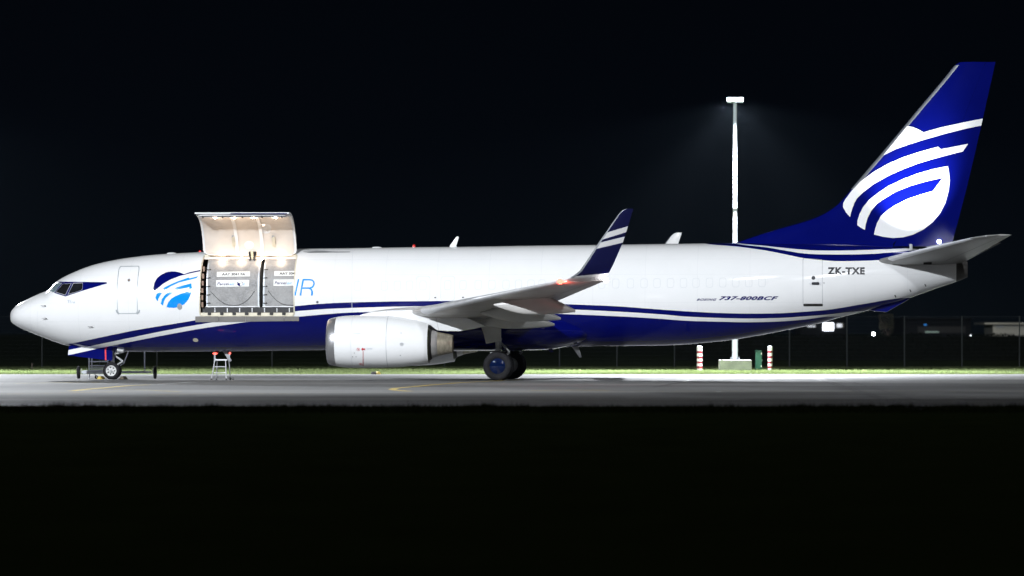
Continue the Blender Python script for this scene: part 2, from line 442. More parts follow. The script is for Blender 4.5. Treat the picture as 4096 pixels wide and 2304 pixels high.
ZC0 = pchip([(0,2.50),(1,2.63),(2,2.80),(3,2.94),(4,3.05),(6,3.19),(8,3.2),(26,3.22),(30,3.48),(34,3.98),(36,4.2),(37.95,4.36)])
A_END = 37.9
def ZC(a): return min(max(ZC0(a), ZB(a)+0.004), ZT(a)-0.004)
def surf(a, z):
    zc = ZC(a); h = (ZT(a)-zc) if z > zc else (zc-ZB(a))
    q = 1 - ((z-zc)/max(h, 1e-4))**2
    return HW(a)*math.sqrt(max(q, 0.0))
def fpx(px, py):
    """pixel on the port skin -> (a, z)"""
    l = 1.6
    for _ in range(6): a, z = at(px, py, l); l = 0.5*l+0.5*surf(a, min(max(z, ZB(a)), ZT(a)))
    return a, z

# livery: painted bands, as curves of height against station
def curve_pts(px, lfix=None):
    out = []
    for p in px:
        out.append(fpx(*p) if lfix is None else at(p[0], p[1], lfix))
    return out
T1 = curve_pts([(257,1379),(295,1372),(421,1345.6),(547,1320),(673,1299),(779,1281.7),(900,1263),(1020,1246),(1180,1224.5),(1294,1214.5),(1408,1209.5),(1635,1205),(1818,1204),(2000,1206),(2235,1216),(2447,1224),(2640,1238),(2741,1245),(2882,1252),(2999,1254.5),(3116,1253),(3210,1247.5),(3303,1240),(3456,1216),(3600,1193)])
B1 = curve_pts([(340,1390),(366,1383.5),(421,1372),(547,1345.6),(673,1320),(820,1294),(1000,1267),(1180,1245.5),(1294,1236.5),(1408,1231.5),(1635,1225.6),(1745,1224.7),(2000,1228),(2302,1238.5),(2640,1257),(2741,1266),(2882,1272),(2999,1274),(3116,1272),(3210,1266),(3303,1259),(3440,1246)])
T2 = curve_pts([(387,1395),(421,1388),(547,1362.5),(673,1338),(820,1312),(1023,1284),(1195,1267),(1294,1257.5),(1408,1250),(1481,1247.5),(1700,1244),(2000,1248),(2248,1256),(2447,1264),(2640,1275),(2741,1282.7),(2882,1287),(2999,1289),(3116,1286),(3210,1279),(3330,1266)])
def ext(c, a0, dz0, a1, dz1):   # carry a curve past the silhouette at both ends
    return [(a0, c[0][1]+dz0)] + c + [(a1, c[-1][1]+dz1)]
T1 = ext(T1, 0.3, -1.2, 39.5, 0.2); B1 = ext(B1, 0.3, -1.2, 39.5, 0.0); T2 = ext(T2, 0.3, -1.2, 39.5, 0.0)
U1 = [(0, 6.0), (26.0, 6.0)] + curve_pts([(2835,977),(2928,984),(2999,992.6),(3069,1003),(3140,1017),(3210,1031.6),(3280,1040),(3354,1044.5),(3456,1043),(3523,1039.6),(3700,1026),(3900,1004)])
U2 = [(0, 6.0), (27.0, 6.0)] + curve_pts([(2943,975),(3069,990),(3140,1002),(3210,1013),(3280,1017.5),(3354,1018),(3456,1016.7),(3559,1010),(3661,999),(3800,980)])
U3 = [(0, 6.0), (27.2, 6.0)] + curve_pts([(2952,972.5),(3069,984),(3140,992),(3210,998),(3280,1002),(3354,1002),(3456,1000),(3559,996),(3661,991),(3800,978)])

def livery_mat():
    m, nt, b = new_mat('livery_paint')
    tc = N(nt, 'ShaderNodeTexCoord'); sp = N(nt, 'ShaderNodeSeparateXYZ'); nt.links.new(tc.outputs['Object'], sp.inputs[0])
    u = math_n(nt, 'DIVIDE', sp.outputs['X'], 40.0); z = sp.outputs['Z']
    def fc(pts):
        n = N(nt, 'ShaderNodeFloatCurve'); c = n.mapping.curves[0]
        f = pchip(pts); xs = np.linspace(0, 40, 90)
        P = [(x/40, max(0.0, min(1.0, f(x)/7.0))) for x in xs]
        c.points[0].location = P[0]; c.points[1].location = P[-1]
        for p in P[1:-1]: c.points.new(*p)
        for p in c.points: p.handle_type = 'AUTO_CLAMPED'
        n.mapping.update(); nt.links.new(u, n.inputs['Value'])
        return math_n(nt, 'MULTIPLY', n.outputs[0], 7.0)
    lt = lambda c: math_n(nt, 'LESS_THAN', z, c)
    gt = lambda c: math_n(nt, 'GREATER_THAN', z, c)
    band = math_n(nt, 'MULTIPLY', lt(fc(T1)), gt(fc(B1)))
    low = math_n(nt, 'MAXIMUM', band, lt(fc(T2)))
    up = math_n(nt, 'MULTIPLY', gt(fc(U1)), lt(fc(U2)))
    up = math_n(nt, 'MAXIMUM', up, gt(fc(U3)))
    fac = math_n(nt, 'MAXIMUM', low, up)
    f = noise(nt, 0.8, 5); g = noise(nt, 3.5, 5, stretch=(0.3, 1, 1))
    wcol = ramp(nt, f, [(0.3, (0.80, 0.81, 0.81)), (0.7, (0.825, 0.83, 0.83))])
    ncol = ramp(nt, g, [(0.3, (0.0013, 0.003, 0.098)), (0.7, (0.0017, 0.004, 0.112))])
    def near_to(val, period, w):
        fr_ = math_n(nt, 'FRACT', math_n(nt, 'DIVIDE', val, period)); return math_n(nt, 'LESS_THAN', math_n(nt, 'ABSOLUTE', math_n(nt, 'SUBTRACT', fr_, 0.5)), w/period)
    jt = near_to(sp.outputs['X'], 2.03, 0.006)
    for z0 in (1.55, 2.28, 3.02, 4.12, 4.72):
        jt = math_n(nt, 'MAXIMUM', jt, math_n(nt, 'LESS_THAN', math_n(nt, 'ABSOLUTE', math_n(nt, 'SUBTRACT', z, z0)), 0.005))
    gm = noise(nt, 2.6, 6, stretch=(1.0, 1, 0.18), rough=0.65)
    wcol = mixc(nt, ramp(nt, gm, [(0.5, 0.0), (0.8, 0.07)]), wcol, (0.60, 0.59, 0.56))
    wcol = mixc(nt, math_n(nt, 'MULTIPLY', jt, 0.28), wcol, (0.5, 0.52, 0.54))
    bn = N(nt, 'ShaderNodeBump'); bn.inputs['Strength'].default_value = 0.12; bn.inputs['Distance'].default_value = 0.02
    nt.links.new(noise(nt, 1.3, 2), bn.inputs['Height']); nt.links.new(bn.outputs[0], b.inputs['Normal'])
    nt.links.new(mixc(nt, fac, wcol, ncol), b.inputs['Base Color'])
    nt.links.new(ramp(nt, g, [(0.3, 0.09), (0.7, 0.12)]), b.inputs['Roughness'])
    b.inputs['Specular IOR Level'].default_value = 0.4
    return m
M['livery'] = livery_mat()

def section(a, n=96):
    zc, zt, zb, w = ZC(a), ZT(a), ZB(a), HW(a); out = []
    for i in range(n):
        t = 2*math.pi*(i+0.5)/n; s = math.sin(t)
        out.append(W(a, w*math.cos(t), zc + s*((zt-zc) if s > 0 else (zc-zb))))
    return out
stn = [0, 0.006, 0.02, 0.045, 0.08, 0.12, 0.17, 0.23, 0.3, 0.38, 0.47, 0.57, 0.68, 0.8] + list(np.arange(0.93, 6.0, 0.11)) + list(np.arange(6.05, 7.7, 0.2)) + list(np.arange(7.75, 12, 0.25)) + list(np.arange(12, 26, 0.5)) + list(np.arange(26, 37.4, 0.2)) + [37.42]
mb = MB(); mb.loft([section(float(a)) for a in stn])
fus = mb.build('fuselage', [M['livery'], M['bronze']], AC, smooth=True, sharp=40)
mb = MB(); mb.loft([section(a) for a in (37.42, 37.55, 37.7, 37.8, 37.86)])
mb.build('exhaust_cone', M['sooty'], AC, smooth=True, sharp=40)

# the cargo hold and its doorway are cut into the hull
DL, DR_, DB, DT = 7.93, 11.62, 2.50, 4.95      # door left, right, bottom, top
def rrect(x0, x1, z0, z1, r, n=6):
    P = []
    for cx, cz, s in ((x1-r, z1-r, 0), (x0+r, z1-r, 90), (x0+r, z0+r, 180), (x1-r, z0+r, 270)):
        for i in range(n+1):
            t = R(s + 90*i/n); P.append((cx+r*math.cos(t), cz+r*math.sin(t)))
    return P
def prism(poly, lo, hi, plane):
    rings = []
    for q in (lo, hi):
        rings.append([W(x, q, z) if plane == 'az' else W(q, x, z) for x, z in poly])
    b = MB(); b.loft(rings); return b
cut1 = prism(rrect(DL, DR_, DB, DT, 0.16), 0.3, 3.2, 'az').build('cutter_door', [M['bronze']], AC)
hold = []
for i in range(25):
    t = R(-19 + 218*i/24); hold.append((1.74*math.cos(t), 3.2 + 1.70*math.sin(t)))
cut2 = prism(hold, 6.7, 15.5, 'lz').build('cutter_hold', [M['bronze']], AC)
for c in (cut2, cut1):
    md = fus.modifiers.new('cut', 'BOOLEAN'); md.operation = 'DIFFERENCE'; md.object = c; md.solver = 'EXACT'; md.material_mode = 'TRANSFER'
dg = bpy.context.evaluated_depsgraph_get(); dg.update()
nm = bpy.data.meshes.new_from_object(fus.evaluated_get(dg)); fus.modifiers.clear(); fus.data = nm; nm.name = 'fuselage'
nm.shade_smooth(); nm.set_sharp_from_angle(angle=R(30))
for c in (cut1, cut2): bpy.data.objects.remove(c)

# ---- decals that follow a surface
def drape(polys, name, mat, sf, off, parent, side=1, step=0.12, astep=0.6, thick=0.0):
    bm = bmesh.new()
    for poly in polys:
        vs = [bm.verts.new((p[0], 0, p[1])) for p in poly]
        if len(vs) <= 3: bm.faces.new(vs); continue
        for t in tessellate_polygon([[Vector((p[0], p[1], 0)) for p in poly]]):
            try: bm.faces.new([vs[i] for i in t])
            except ValueError: pass
    zs = [v.co.z for v in bm.verts]; as_ = [v.co.x for v in bm.verts]
    for k in range(int(math.floor(min(zs)/step))+1, int(math.ceil(max(zs)/step))):
        bmesh.ops.bisect_plane(bm, geom=bm.verts[:]+bm.edges[:]+bm.faces[:], plane_co=(0, 0, k*step), plane_no=(0, 0, 1))
    for k in range(int(math.floor(min(as_)/astep))+1, int(math.ceil(max(as_)/astep))):
        bmesh.ops.bisect_plane(bm, geom=bm.verts[:]+bm.edges[:]+bm.faces[:], plane_co=(k*astep, 0, 0), plane_no=(1, 0, 0))
    for v in bm.verts: v.co.y = -side*(sf(v.co.x, v.co.z)+off)
    for f in bm.faces:
        f.normal_update()
        if f.normal.y*(-side) < 0: f.normal_flip()
    if thick:
        bmesh.ops.solidify(bm, geom=bm.faces[:], thickness=thick)
    me = bpy.data.meshes.new(name); bm.to_mesh(me); bm.free()
    me.materials.append(mat); me.shade_smooth(); me.set_sharp_from_angle(angle=R(40))
    o = bpy.data.objects.new(name, me); COL.objects.link(o); o.parent = parent
    return o
def ring_polys(outer, inner):
    n = len(outer); return [[outer[i], outer[(i+1) % n], inner[(i+1) % n], inner[i]] for i in range(n)]
def inset(poly, d):
    cx = sum(p[0] for p in poly)/len(poly); cz = sum(p[1] for p in poly)/len(poly)
    hx = max(abs(p[0]-cx) for p in poly); hz = max(abs(p[1]-cz) for p in poly)
    return [(cx+(p[0]-cx)*(1-d/hx), cz+(p[1]-cz)*(1-d/hz)) for p in poly]
def stroke(pts, w):
    """polyline -> quads of width w"""
    out = []; P = [Vector(p) for p in pts]; L = []
    for i, p in enumerate(P):
        d = (P[min(i+1, len(P)-1)]-P[max(i-1, 0)]).normalized(); n = Vector((-d.y, d.x))
        sc = 1.0
        if 0 < i < len(P)-1:
            d1 = (P[i]-P[i-1]).normalized(); sc = 1/max(0.5, abs(d1.dot(d)))
        L.append((p+n*w/2*sc, p-n*w/2*sc))
    for i in range(len(P)-1): out.append([tuple(L[i][0]), tuple(L[i][1]), tuple(L[i+1][1]), tuple(L[i+1][0])])
    return out
def disc(c, rx, rz=None, n=16):
    rz = rx if rz is None else rz
    return [(c[0]+rx*math.cos(2*math.pi*i/n), c[1]+rz*math.sin(2*math.pi*i/n)) for i in range(n)]

def text_polys(s, x0, z0, w, h, shear=0.0, bold=0.0, spacing=1.0):
    """lettering filled into the box x0..x0+w, z0..z0+h -> list of polygons"""
    cu = bpy.data.curves.new('t', 'FONT'); cu.body = s; cu.size = 1; cu.offset = bold; cu.shear = shear; cu.space_character = spacing; cu.resolution_u = 4
    o = bpy.data.objects.new('t', cu); COL.objects.link(o)
    d = bpy.context.evaluated_depsgraph_get(); d.update()
    me = bpy.data.meshes.new_from_object(o.evaluated_get(d))
    V = [v.co.copy() for v in me.vertices]; F = [tuple(p.vertices) for p in me.polygons]
    bpy.data.objects.remove(o); bpy.data.curves.remove(cu); bpy.data.meshes.remove(me)
    x_lo, x_hi = min(v.x for v in V), max(v.x for v in V); y_lo, y_hi = min(v.y for v in V), max(v.y for v in V)
    return [[(x0+(V[i].x-x_lo)/(x_hi-x_lo)*w, z0+(V[i].y-y_lo)/(y_hi-y_lo)*h) for i in f] for f in F]

def crop(cx0, cy0, sc):                        # pixel of an enlarged view -> photo pixel -> skin
    return lambda pts: [fpx(cx0+x*sc, cy0+y*sc) for x, y in pts]
c1 = crop(0, 950, 0.42094)
c2 = crop(740, 820, 0.34504)
cw = crop(180, 1080, 0.116460)

# cockpit
mask = cw([(320,785),(700,908),(1260,722),(2115,468),(2132,440),(2105,418),(1400,408),(720,402),(430,398),(330,500)])
DK = empty('cockpit_glazing'); DK.parent = AC
panes = [('windshield', [(140,690),(250,570),(365,452),(560,462),(330,742),(275,765),(215,730)], 'windshield'),
         ('side_window', [(372,755),(590,500),(640,482),(893,462),(698,850)], 'glass'),
         ('side_window', [(800,828),(975,462),(1275,452),(1296,480),(1290,630),(1265,670),(1215,698),(1040,762)], 'glass')]
for sd in (1, -1):
    drape([mask], 'window_mask', M['navy'], surf, 0.004, DK, sd, 0.06, 0.12)
    for nme, pts, mt in panes:
        P = cw(pts)
        drape(ring_polys(inset(P, -0.022), P), 'window_frame', M['alu'], surf, 0.009, DK, sd, 0.06, 0.12)
        drape([P], nme, M[mt], surf, 0.008, DK, sd, 0.06, 0.12)
# name in script under the cockpit
VERA = [[(775,1050),(785,1030),(800,1024),(806,1135)], [(806,1135),(850,1020),(838,1018)], [(870,1085),(888,1080),(893,1020),(880,1060),(866,1140),(885,1140)], [(910,1140),(935,1090),(925,1110),(958,1090)],
        [(1000,1090),(980,1100),(972,1135),(990,1140),(1030,1085),(1012,1140),(1030,1138)]]
polys = []
for s in VERA: polys += stroke([fpx(180+x*.11646, 1080+y*.11646) for x, y in s], 0.016)
drape(polys, 'name_lettering', M['grey_ink'], surf, 0.005, AC)
# globe emblem beside the front door
drape([c1([(1468,512),(1459,500),(1459,470),(1470,425),(1495,385),(1530,355),(1575,332),(1625,322),(1670,323),(1710,332),(1748,348),(1800,330),(1905,308),(1905,319),(1800,342),(1700,368),(1620,400),(1550,440),(1500,480)])], 'emblem_cap', M['navy'], surf, 0.005, AC)
drape([c1([(1478,570),(1490,536),(1540,490),(1600,455),(1680,420),(1740,398),(1793,380),(1800,388),(1886,366),(1866,386),(1780,407),(1700,428),(1620,465),(1570,500),(1530,540),(1508,575),(1498,606),(1485,588)])], 'emblem_swoosh', M['skyblue'], surf, 0.005, AC)
drape([c1([(1818,435),(1740,455),(1680,475),(1620,505),(1570,545),(1540,585),(1528,630),(1549,648),(1556,610),(1575,575),(1610,545),(1660,515),(1720,490),(1804,468),(1770,517),(1720,535),(1670,555),(1630,580),(1600,615),(1582,662),(1610,667),(1650,669),(1700,660),(1750,635),(1790,590),(1815,530),(1823,480)])], 'emblem_globe', M['skyblue'], surf, 0.005, AC)
drape([disc(fpx(718.5, 1226.5), 0.10, 0.125)], 'port_cover', M['patch'], surf, 0.008, AC)
drape([disc(fpx(782, 1360.5), 0.11, 0.075)], 'port_cover', M['frame_cream'], surf, 0.006, AC)
# the last two letters of the title, cut short by the doorway
polys = [c2([(1310,858),(1327,858),(1285,1050),(1268,1050)])]
for s in ([(1372,860),(1338,1050)], [(1368,866),(1445,866),(1475,872),(1492,888),(1497,910),(1490,935),(1472,955),(1445,963),(1352,965)], [(1440,964),(1465,980),(1476,1005),(1470,1050)]):
    polys += stroke([fpx(740+x*.34504, 820+y*.34504) for x, y in s], 0.06)
drape(polys, 'title_lettering', M['skyblue'], surf, 0.005, AC)

def box_px(x0, y0, x1, y1):
    a0, z1 = fpx(x0, y0); a1, z0 = fpx(x1, y1); return a0, z0, a1-a0, z1-z0
def letters(polys):
    groups = []
    for p in polys:
        ks = {(round(x, 5), round(z, 5)) for x, z in p}; hit = [g for g in groups if g[0] & ks]
        for g in hit: groups.remove(g)
        groups.append((ks.union(*[g[0] for g in hit]), sum([g[1] for g in hit], [])+[p]))
    return [g[1] for g in groups]
for lt_ in letters(text_polys('ZK-TXE', *box_px(3310, 1069, 3459, 1098), bold=0.045, spacing=1.14)): drape(lt_, 'registration_letter', M['black_ink'], surf, 0.006, AC)
b = box_px(2786, 1194, 2867, 1203); drape(text_polys('BOEING', *b, shear=0.5, bold=0.028, spacing=1.15), 'type_lettering', M['navy'], surf, 0.006, AC)
b = box_px(2875, 1185, 3114, 1201); drape(text_polys('737-800BCF', *b, shear=0.42, bold=0.042, spacing=1.1), 'type_lettering', M['navy'], surf, 0.006, AC)

# plugged cabin windows
wx = [1430, 1538, 1589.5, 1638, 1852, 1913, 1968, 2024, 2074, 2124, 2168, 2407, 2463, 2522, 2576, 2628, 2682, 2734, 2784, 2838, 2891, 2943, 2995, 3048]
for x in wx + [1692, 1791]:
    y = 1144 - (x-1430)*0.0095
    a, z = fpx(x, y); P = rrect(a-0.135, a+0.135, z-0.185, z+0.185, 0.085, 4)
    drape(ring_polys(P, inset(P, 0.014)), 'window_plug', M['seam_light'], surf, 0.004, AC)
for x in (1692, 1791):                        # overwing exits
    a, z = fpx(x, 1153); P = rrect(a-0.28, a+0.28, z-0.50, z+0.48, 0.13, 5)
    drape(ring_polys(P, inset(P, 0.014)), 'overwing_exit', M['seam_light'], surf, 0.0045, AC)
for px, py in ((1741, 1190.5), (1852, 1189.5)): drape([disc(fpx(px, py), 0.04, 0.024)], 'handle_recess', M['dark'], surf, 0.006, AC)
drape([disc(fpx(1269.5, 1208.5), 0.055)], 'vent_ring', M['patch'], surf, 0.006, AC); drape([disc(fpx(1269.5, 1208.5), 0.028)], 'vent_hole', M['dark'], surf, 0.009, AC)

# crew entry door
P = [(a, z) for a, z in rrect(*[v for v in (0, 1, 0, 1)], 0.10, 5)]
def door_poly(q, r=0.11):
    """rounded outline inside four corner pixels: tl, tr, br, bl"""
    tl, tr, br, bl = [Vector(fpx(*p)) for p in q]
    return [tuple((bl.lerp(br, u)).lerp(tl.lerp(tr, u), v)) for u, v in rrect(0, 1, 0, 1, r, 5)]
P = door_poly([(477,1064),(560,1063),(552,1255),(470,1256)], 0.08)
ed = drape(ring_polys(P, inset(P, 0.030)), 'crew_door_outline', M['door_edge'], surf, 0.006, AC)
for s in ([(1105,688),(1113,712),(1130,728)], [(1327,688),(1318,712),(1300,728)]):
    drape(stroke([fpx(x*.42094, 950+y*.42094) for x, y in s], 0.05), 'door_corner_fitting', M['door_edge'], surf, 0.010, ed)
drape([disc(fpx(515.5, 1120.5), 0.055, 0.06)], 'door_viewport', M['patch'], surf, 0.008, ed)
drape([disc(fpx(515.5, 1121), 0.035, 0.04)], 'door_viewport', M['bronze'], surf, 0.011, ed)
a, z = fpx(516, 1147); drape([rrect(a-0.15, a+0.15, z-0.03, z+0.03, 0.028, 4)], 'door_handle', M['alu'], surf, 0.02, ed, thick=0.015)
# aft service door
P = door_poly([(3211.5,1032),(3290,1038),(3291,1225),(3212,1225)], 0.05)
sdr = drape(ring_polys(P, inset(P, 0.013)), 'service_door_outline', M['seam'], surf, 0.005, AC)
drape([disc(fpx(3253.5, 1111.5), 0.075)], 'door_viewport', M['black_ink'], surf, 0.008, sdr)
a, z = fpx(3262, 1134); drape([rrect(a-0.235, a+0.235, z-0.065, z+0.065, 0.06, 4)], 'door_handle', M['alu'], surf, 0.008, sdr); drape([rrect(a-0.15, a+0.15, z-0.055, z+0.055, 0.04, 4)], 'door_handle_recess', M['black_ink'], surf, 0.011, sdr)
a0, z0 = fpx(3214, 1225); a1, z1 = fpx(3291, 1215); drape([rrect(a0, a1, z0, z1, 0.02, 3)], 'door_sill', M['dark'], surf, 0.012, sdr)
# skin joints and small fittings
drape(stroke([fpx(1412, 994.5), fpx(1411, 1010), fpx(1409, 1100), fpx(1409, 1250)], 0.014), 'skin_joint', M['seam_light'], surf, 0.0042, AC)
drape(stroke([fpx(152, 1237), fpx(149, 1268), fpx(155, 1335)], 0.008), 'radome_joint', M['seam_light'], surf, 0.003, AC)
drape([[fpx(1196, 998), fpx(1404, 994), fpx(1400, 1009), fpx(1240, 1012), fpx(1215, 1008)]], 'bare_skin_patch', M['patch'], surf, 0.004, AC)
for px, py in ((3296, 1132), ): drape([disc(fpx(px, py), 0.02)], 'drain_hole', M['dark'], surf, 0.006, AC)
for px, py in ((3581, 1185), (3641, 1163), (3701, 1141)): drape(stroke([fpx(px-2, py-5), fpx(px+3, py+5)], 0.035), 'drain_slot', M['dark'], surf, 0.006, AC)
for px, py in ((179, 1223), (183, 1273), (367, 1306)):
    a, z = fpx(px, py); l = surf(a, z)
    q = MB(); q.cyl(W(a, l-0.02, z), W(a+0.02, l+0.10, z), 0.028, 0.016, 8); q.cyl(W(a+0.05, l+0.10, z), W(a-0.14, l+0.10, z), 0.014, 0.010, 8)
    q.build('air_probe', M['steel'], AC, smooth=True)
a, z = fpx(190, 1163); q = MB(); q.tube([W(a-0.02, 0.62, ZT(a)-0.16), W(a+0.25, 0.55, ZT(a+0.25)-0.12)], 0.02); q.build('wiper_arm', M['alu'], AC)

# crown fittings
def blade(name, px, l, th, mat, par=AC):
    P = [at(*p, l) for p in px]
    b = MB(); b.loft([[W(x, l-th, z) for x, z in P], [W(x, l+th, z) for x, z in P]]); return b.build(name, mat, par, bevel=0.006, smooth=True)
blade('blade_antenna', [(1795,990),(1803,978),(1826,947),(1833,945),(1836,950),(1825,984),(1829,990)], 0, 0.03, M['white'])
blade('blade_antenna', [(886,1400),(914,1400),(919,1428),(927,1441),(924,1446),(913,1445),(905,1425)], 0, 0.025, M['patch'])
blade('blade_antenna', [(2285,1384),(2313,1384),(2327,1429),(2318,1430)], 0, 0.025, M['patch'])
blade('drain_mast', [(2172,1360),(2195,1366),(2215,1408),(2203,1410),(2187,1398)], 0, 0.03, M['navy'])
for px, py in ((1656, 985),):
    a, z = at(px, py, 0); q = MB(); q.cyl(W(a, 0, ZT(a)-0.02), W(a, 0, ZT(a)+0.05), 0.07, 0.06, 14); q.sphere(W(a, 0, ZT(a)+0.05), 0.06); q.build('beacon', M['red_lens_off'], AC, smooth=True)
for px in (687, 1508, 800):
    a, _ = at(px, 1000, 0); q = MB(); q.sphere(W(a, 0, ZT(a)), 0.2 if px != 800 else 0.05, 16, 8, sc=(1, .6, .22 if px != 800 else 1.4)); q.build('crown_fairing', M['white'] if px != 800 else M['red_lens_off'], AC, smooth=True)
a, _ = at(868, 1400, 0); q = MB(); q.sphere(W(a, 0, ZB(a)-0.02), 0.08, 14, 8); q.build('belly_beacon', M['red_lens_off'], AC, smooth=True)

# ---- airfoil lofts
def naca(x, t): return 5*t*(0.2969*math.sqrt(x)-0.1260*x-0.3516*x*x+0.2843*x**3-0.1015*x**4)
def foil_ring(st, n=22, x0=0.0, x1=1.0, pad=0.0, camber=0.0):
    (a, l, z), ch, t, (nl, nz) = st
    xs = [x0+(x1-x0)*0.5*(1-math.cos(math.pi*i/n)) for i in range(n+1)]
    if x1 < 1 and x0 == 0: xs = [x1*(i/n)**1.8 for i in range(n+1)]
    up = []; lo = []
    for x in xs:
        y = naca(x, t)*ch + pad
        up.append((x, y)); lo.append((x, -y*(0.8 if camber else 1.0)))
    ring = [up[i] for i in range(n, -1, -1)] + [lo[i] for i in range(1 if x0 == 0 else 0, n+1)]
    return [W(a+x*ch-(pad if x == 0 else 0), l+y*nl, z+y*nz) for x, y in ring]
def foil_loft(name, sts, mat, par, side, inner=False, **kw):
    rings = [foil_ring(((s[0][0], s[0][1]*side, s[0][2]), s[1], s[2], (s[3][0]*side, s[3][1])), **kw) for s in sts]
    b = MB(); b.loft(rings); n = len(rings[0])
    if inner: b.mi = [1 if (k % n) < n//2 and k < n*(len(rings)-1) else 0 for k in range(len(b.f))]
    return b.build(name, mat, par, smooth=True, sharp=30)

LEa = pchip([(0.4, 12.6), (1.88, 14.1), (4.83, 16.53), (8.0, 18.36), (16.9, 23.47)])
TEa = pchip([(0.4, 21.45), (5.8, 21.45), (9.53, 22.6), (16.9, 24.86)])
LEz = pchip([(0.4, 2.10), (1.88, 2.32), (4.83, 2.63), (9.5, 3.05), (16.9, 3.71)])
def wing_st(l):
    t = 0.135 if l < 3 else 0.125-0.03*(l-3)/14
    return ((LEa(l), l, LEz(l)), TEa(l)-LEa(l), t, (-0.09, 0.995))
WL = [0.4, 1.2, 1.88, 2.6, 3.4, 4.2, 4.83, 5.8, 7, 8, 9.5, 11, 12.5, 14, 15.3, 16.3, 16.9]
# winglet stations from the photograph: leading edge pixel, trailing edge pixel, lateral offset
wl_px = [((2264,1119),(2396,1129),16.9,(-0.2,0.98)), ((2284,1109),(2416,1115),17.12,(-0.45,0.89)), ((2302,1097),(2430,1105),17.26,(-0.7,0.71)), ((2318,1084),(2440,1094),17.36,(-0.85,0.53)), ((2340,1054),(2455,1062),17.45,(-0.95,0.31)),
         ((2393,974),(2490,974),17.62,(-0.97,0.24)), ((2447,896),(2515,896),17.78,(-0.97,0.24)), ((2478,853),(2528,853),17.87,(-0.97,0.24)), ((2492,840),(2532,840),17.90,(-0.97,0.24)), ((2506,835),(2533,835),17.91,(-0.97,0.24))]
WST = []
for le, te, l, nn in wl_px:
    a0, z0 = at(*le, l); a1, z1 = at(*te, l)
    WST.append(((a0, l, z0), a1-a0, 0.085, nn))
def winglet_mat():
    m, nt, b = new_mat('winglet_paint')
    tc = N(nt, 'ShaderNodeTexCoord'); sp = N(nt, 'ShaderNodeSeparateXYZ'); nt.links.new(tc.outputs['Object'], sp.inputs[0])
    def side_of(p, q, l):
        (a0, z0), (a1, z1) = at(*p, l), at(*q, l); mm = (z1-z0)/(a1-a0)
        t = math_n(nt, 'MULTIPLY', math_n(nt, 'SUBTRACT', sp.outputs['X'], a0), mm)
        return math_n(nt, 'SUBTRACT', math_n(nt, 'SUBTRACT', sp.outputs['Z'], z0), t)      # >0 above the line
    def band(lo, hi):
        return math_n(nt, 'MULTIPLY', math_n(nt, 'GREATER_THAN', lo, 0.0), math_n(nt, 'LESS_THAN', hi, 0.0))
    b1 = band(side_of((2420,955),(2504,929),17.68), side_of((2436,928),(2513,905),17.72))
    b2 = band(side_of((2391,994),(2489,971),17.6), side_of((2410,968),(2497,947),17.65))
    base = math_n(nt, 'LESS_THAN', side_of((2313,1104),(2442,1092),17.3), 0.0)
    white = math_n(nt, 'MAXIMUM', math_n(nt, 'MAXIMUM', b1, b2), base)
    nt.links.new(mixc(nt, white, (0.0012, 0.002, 0.03), (0.46, 0.46, 0.46)), b.inputs['Base Color'])
    nt.links.new(ramp(nt, noise(nt, 2, 4), [(0.3, 0.10), (0.7, 0.14)]), b.inputs['Roughness'])
    return m
M['winglet'] = winglet_mat()

def underwing_mat():
    m, nt, b = new_mat('dirty_wing_skin')
    tc = N(nt, 'ShaderNodeTexCoord')
    f = noise(nt, 0.5, 6, stretch=(1.0, 0.4, 1)); g = noise(nt, 1.8, 6, stretch=(0.45, 1.6, 1), rough=0.65)
    c = ramp(nt, f, [(0.3, (0.40, 0.39, 0.37)), (0.7, (0.52, 0.51, 0.50))])
    c = mixc(nt, ramp(nt, g, [(0.48, 0.0), (0.72, 0.55)]), c, (0.24, 0.21, 0.17))
    nt.links.new(c, b.inputs['Base Color']); b.inputs['Roughness'].default_value = 0.33; b.inputs['Metallic'].default_value = 0.15
    return m
M['wing'] = underwing_mat()

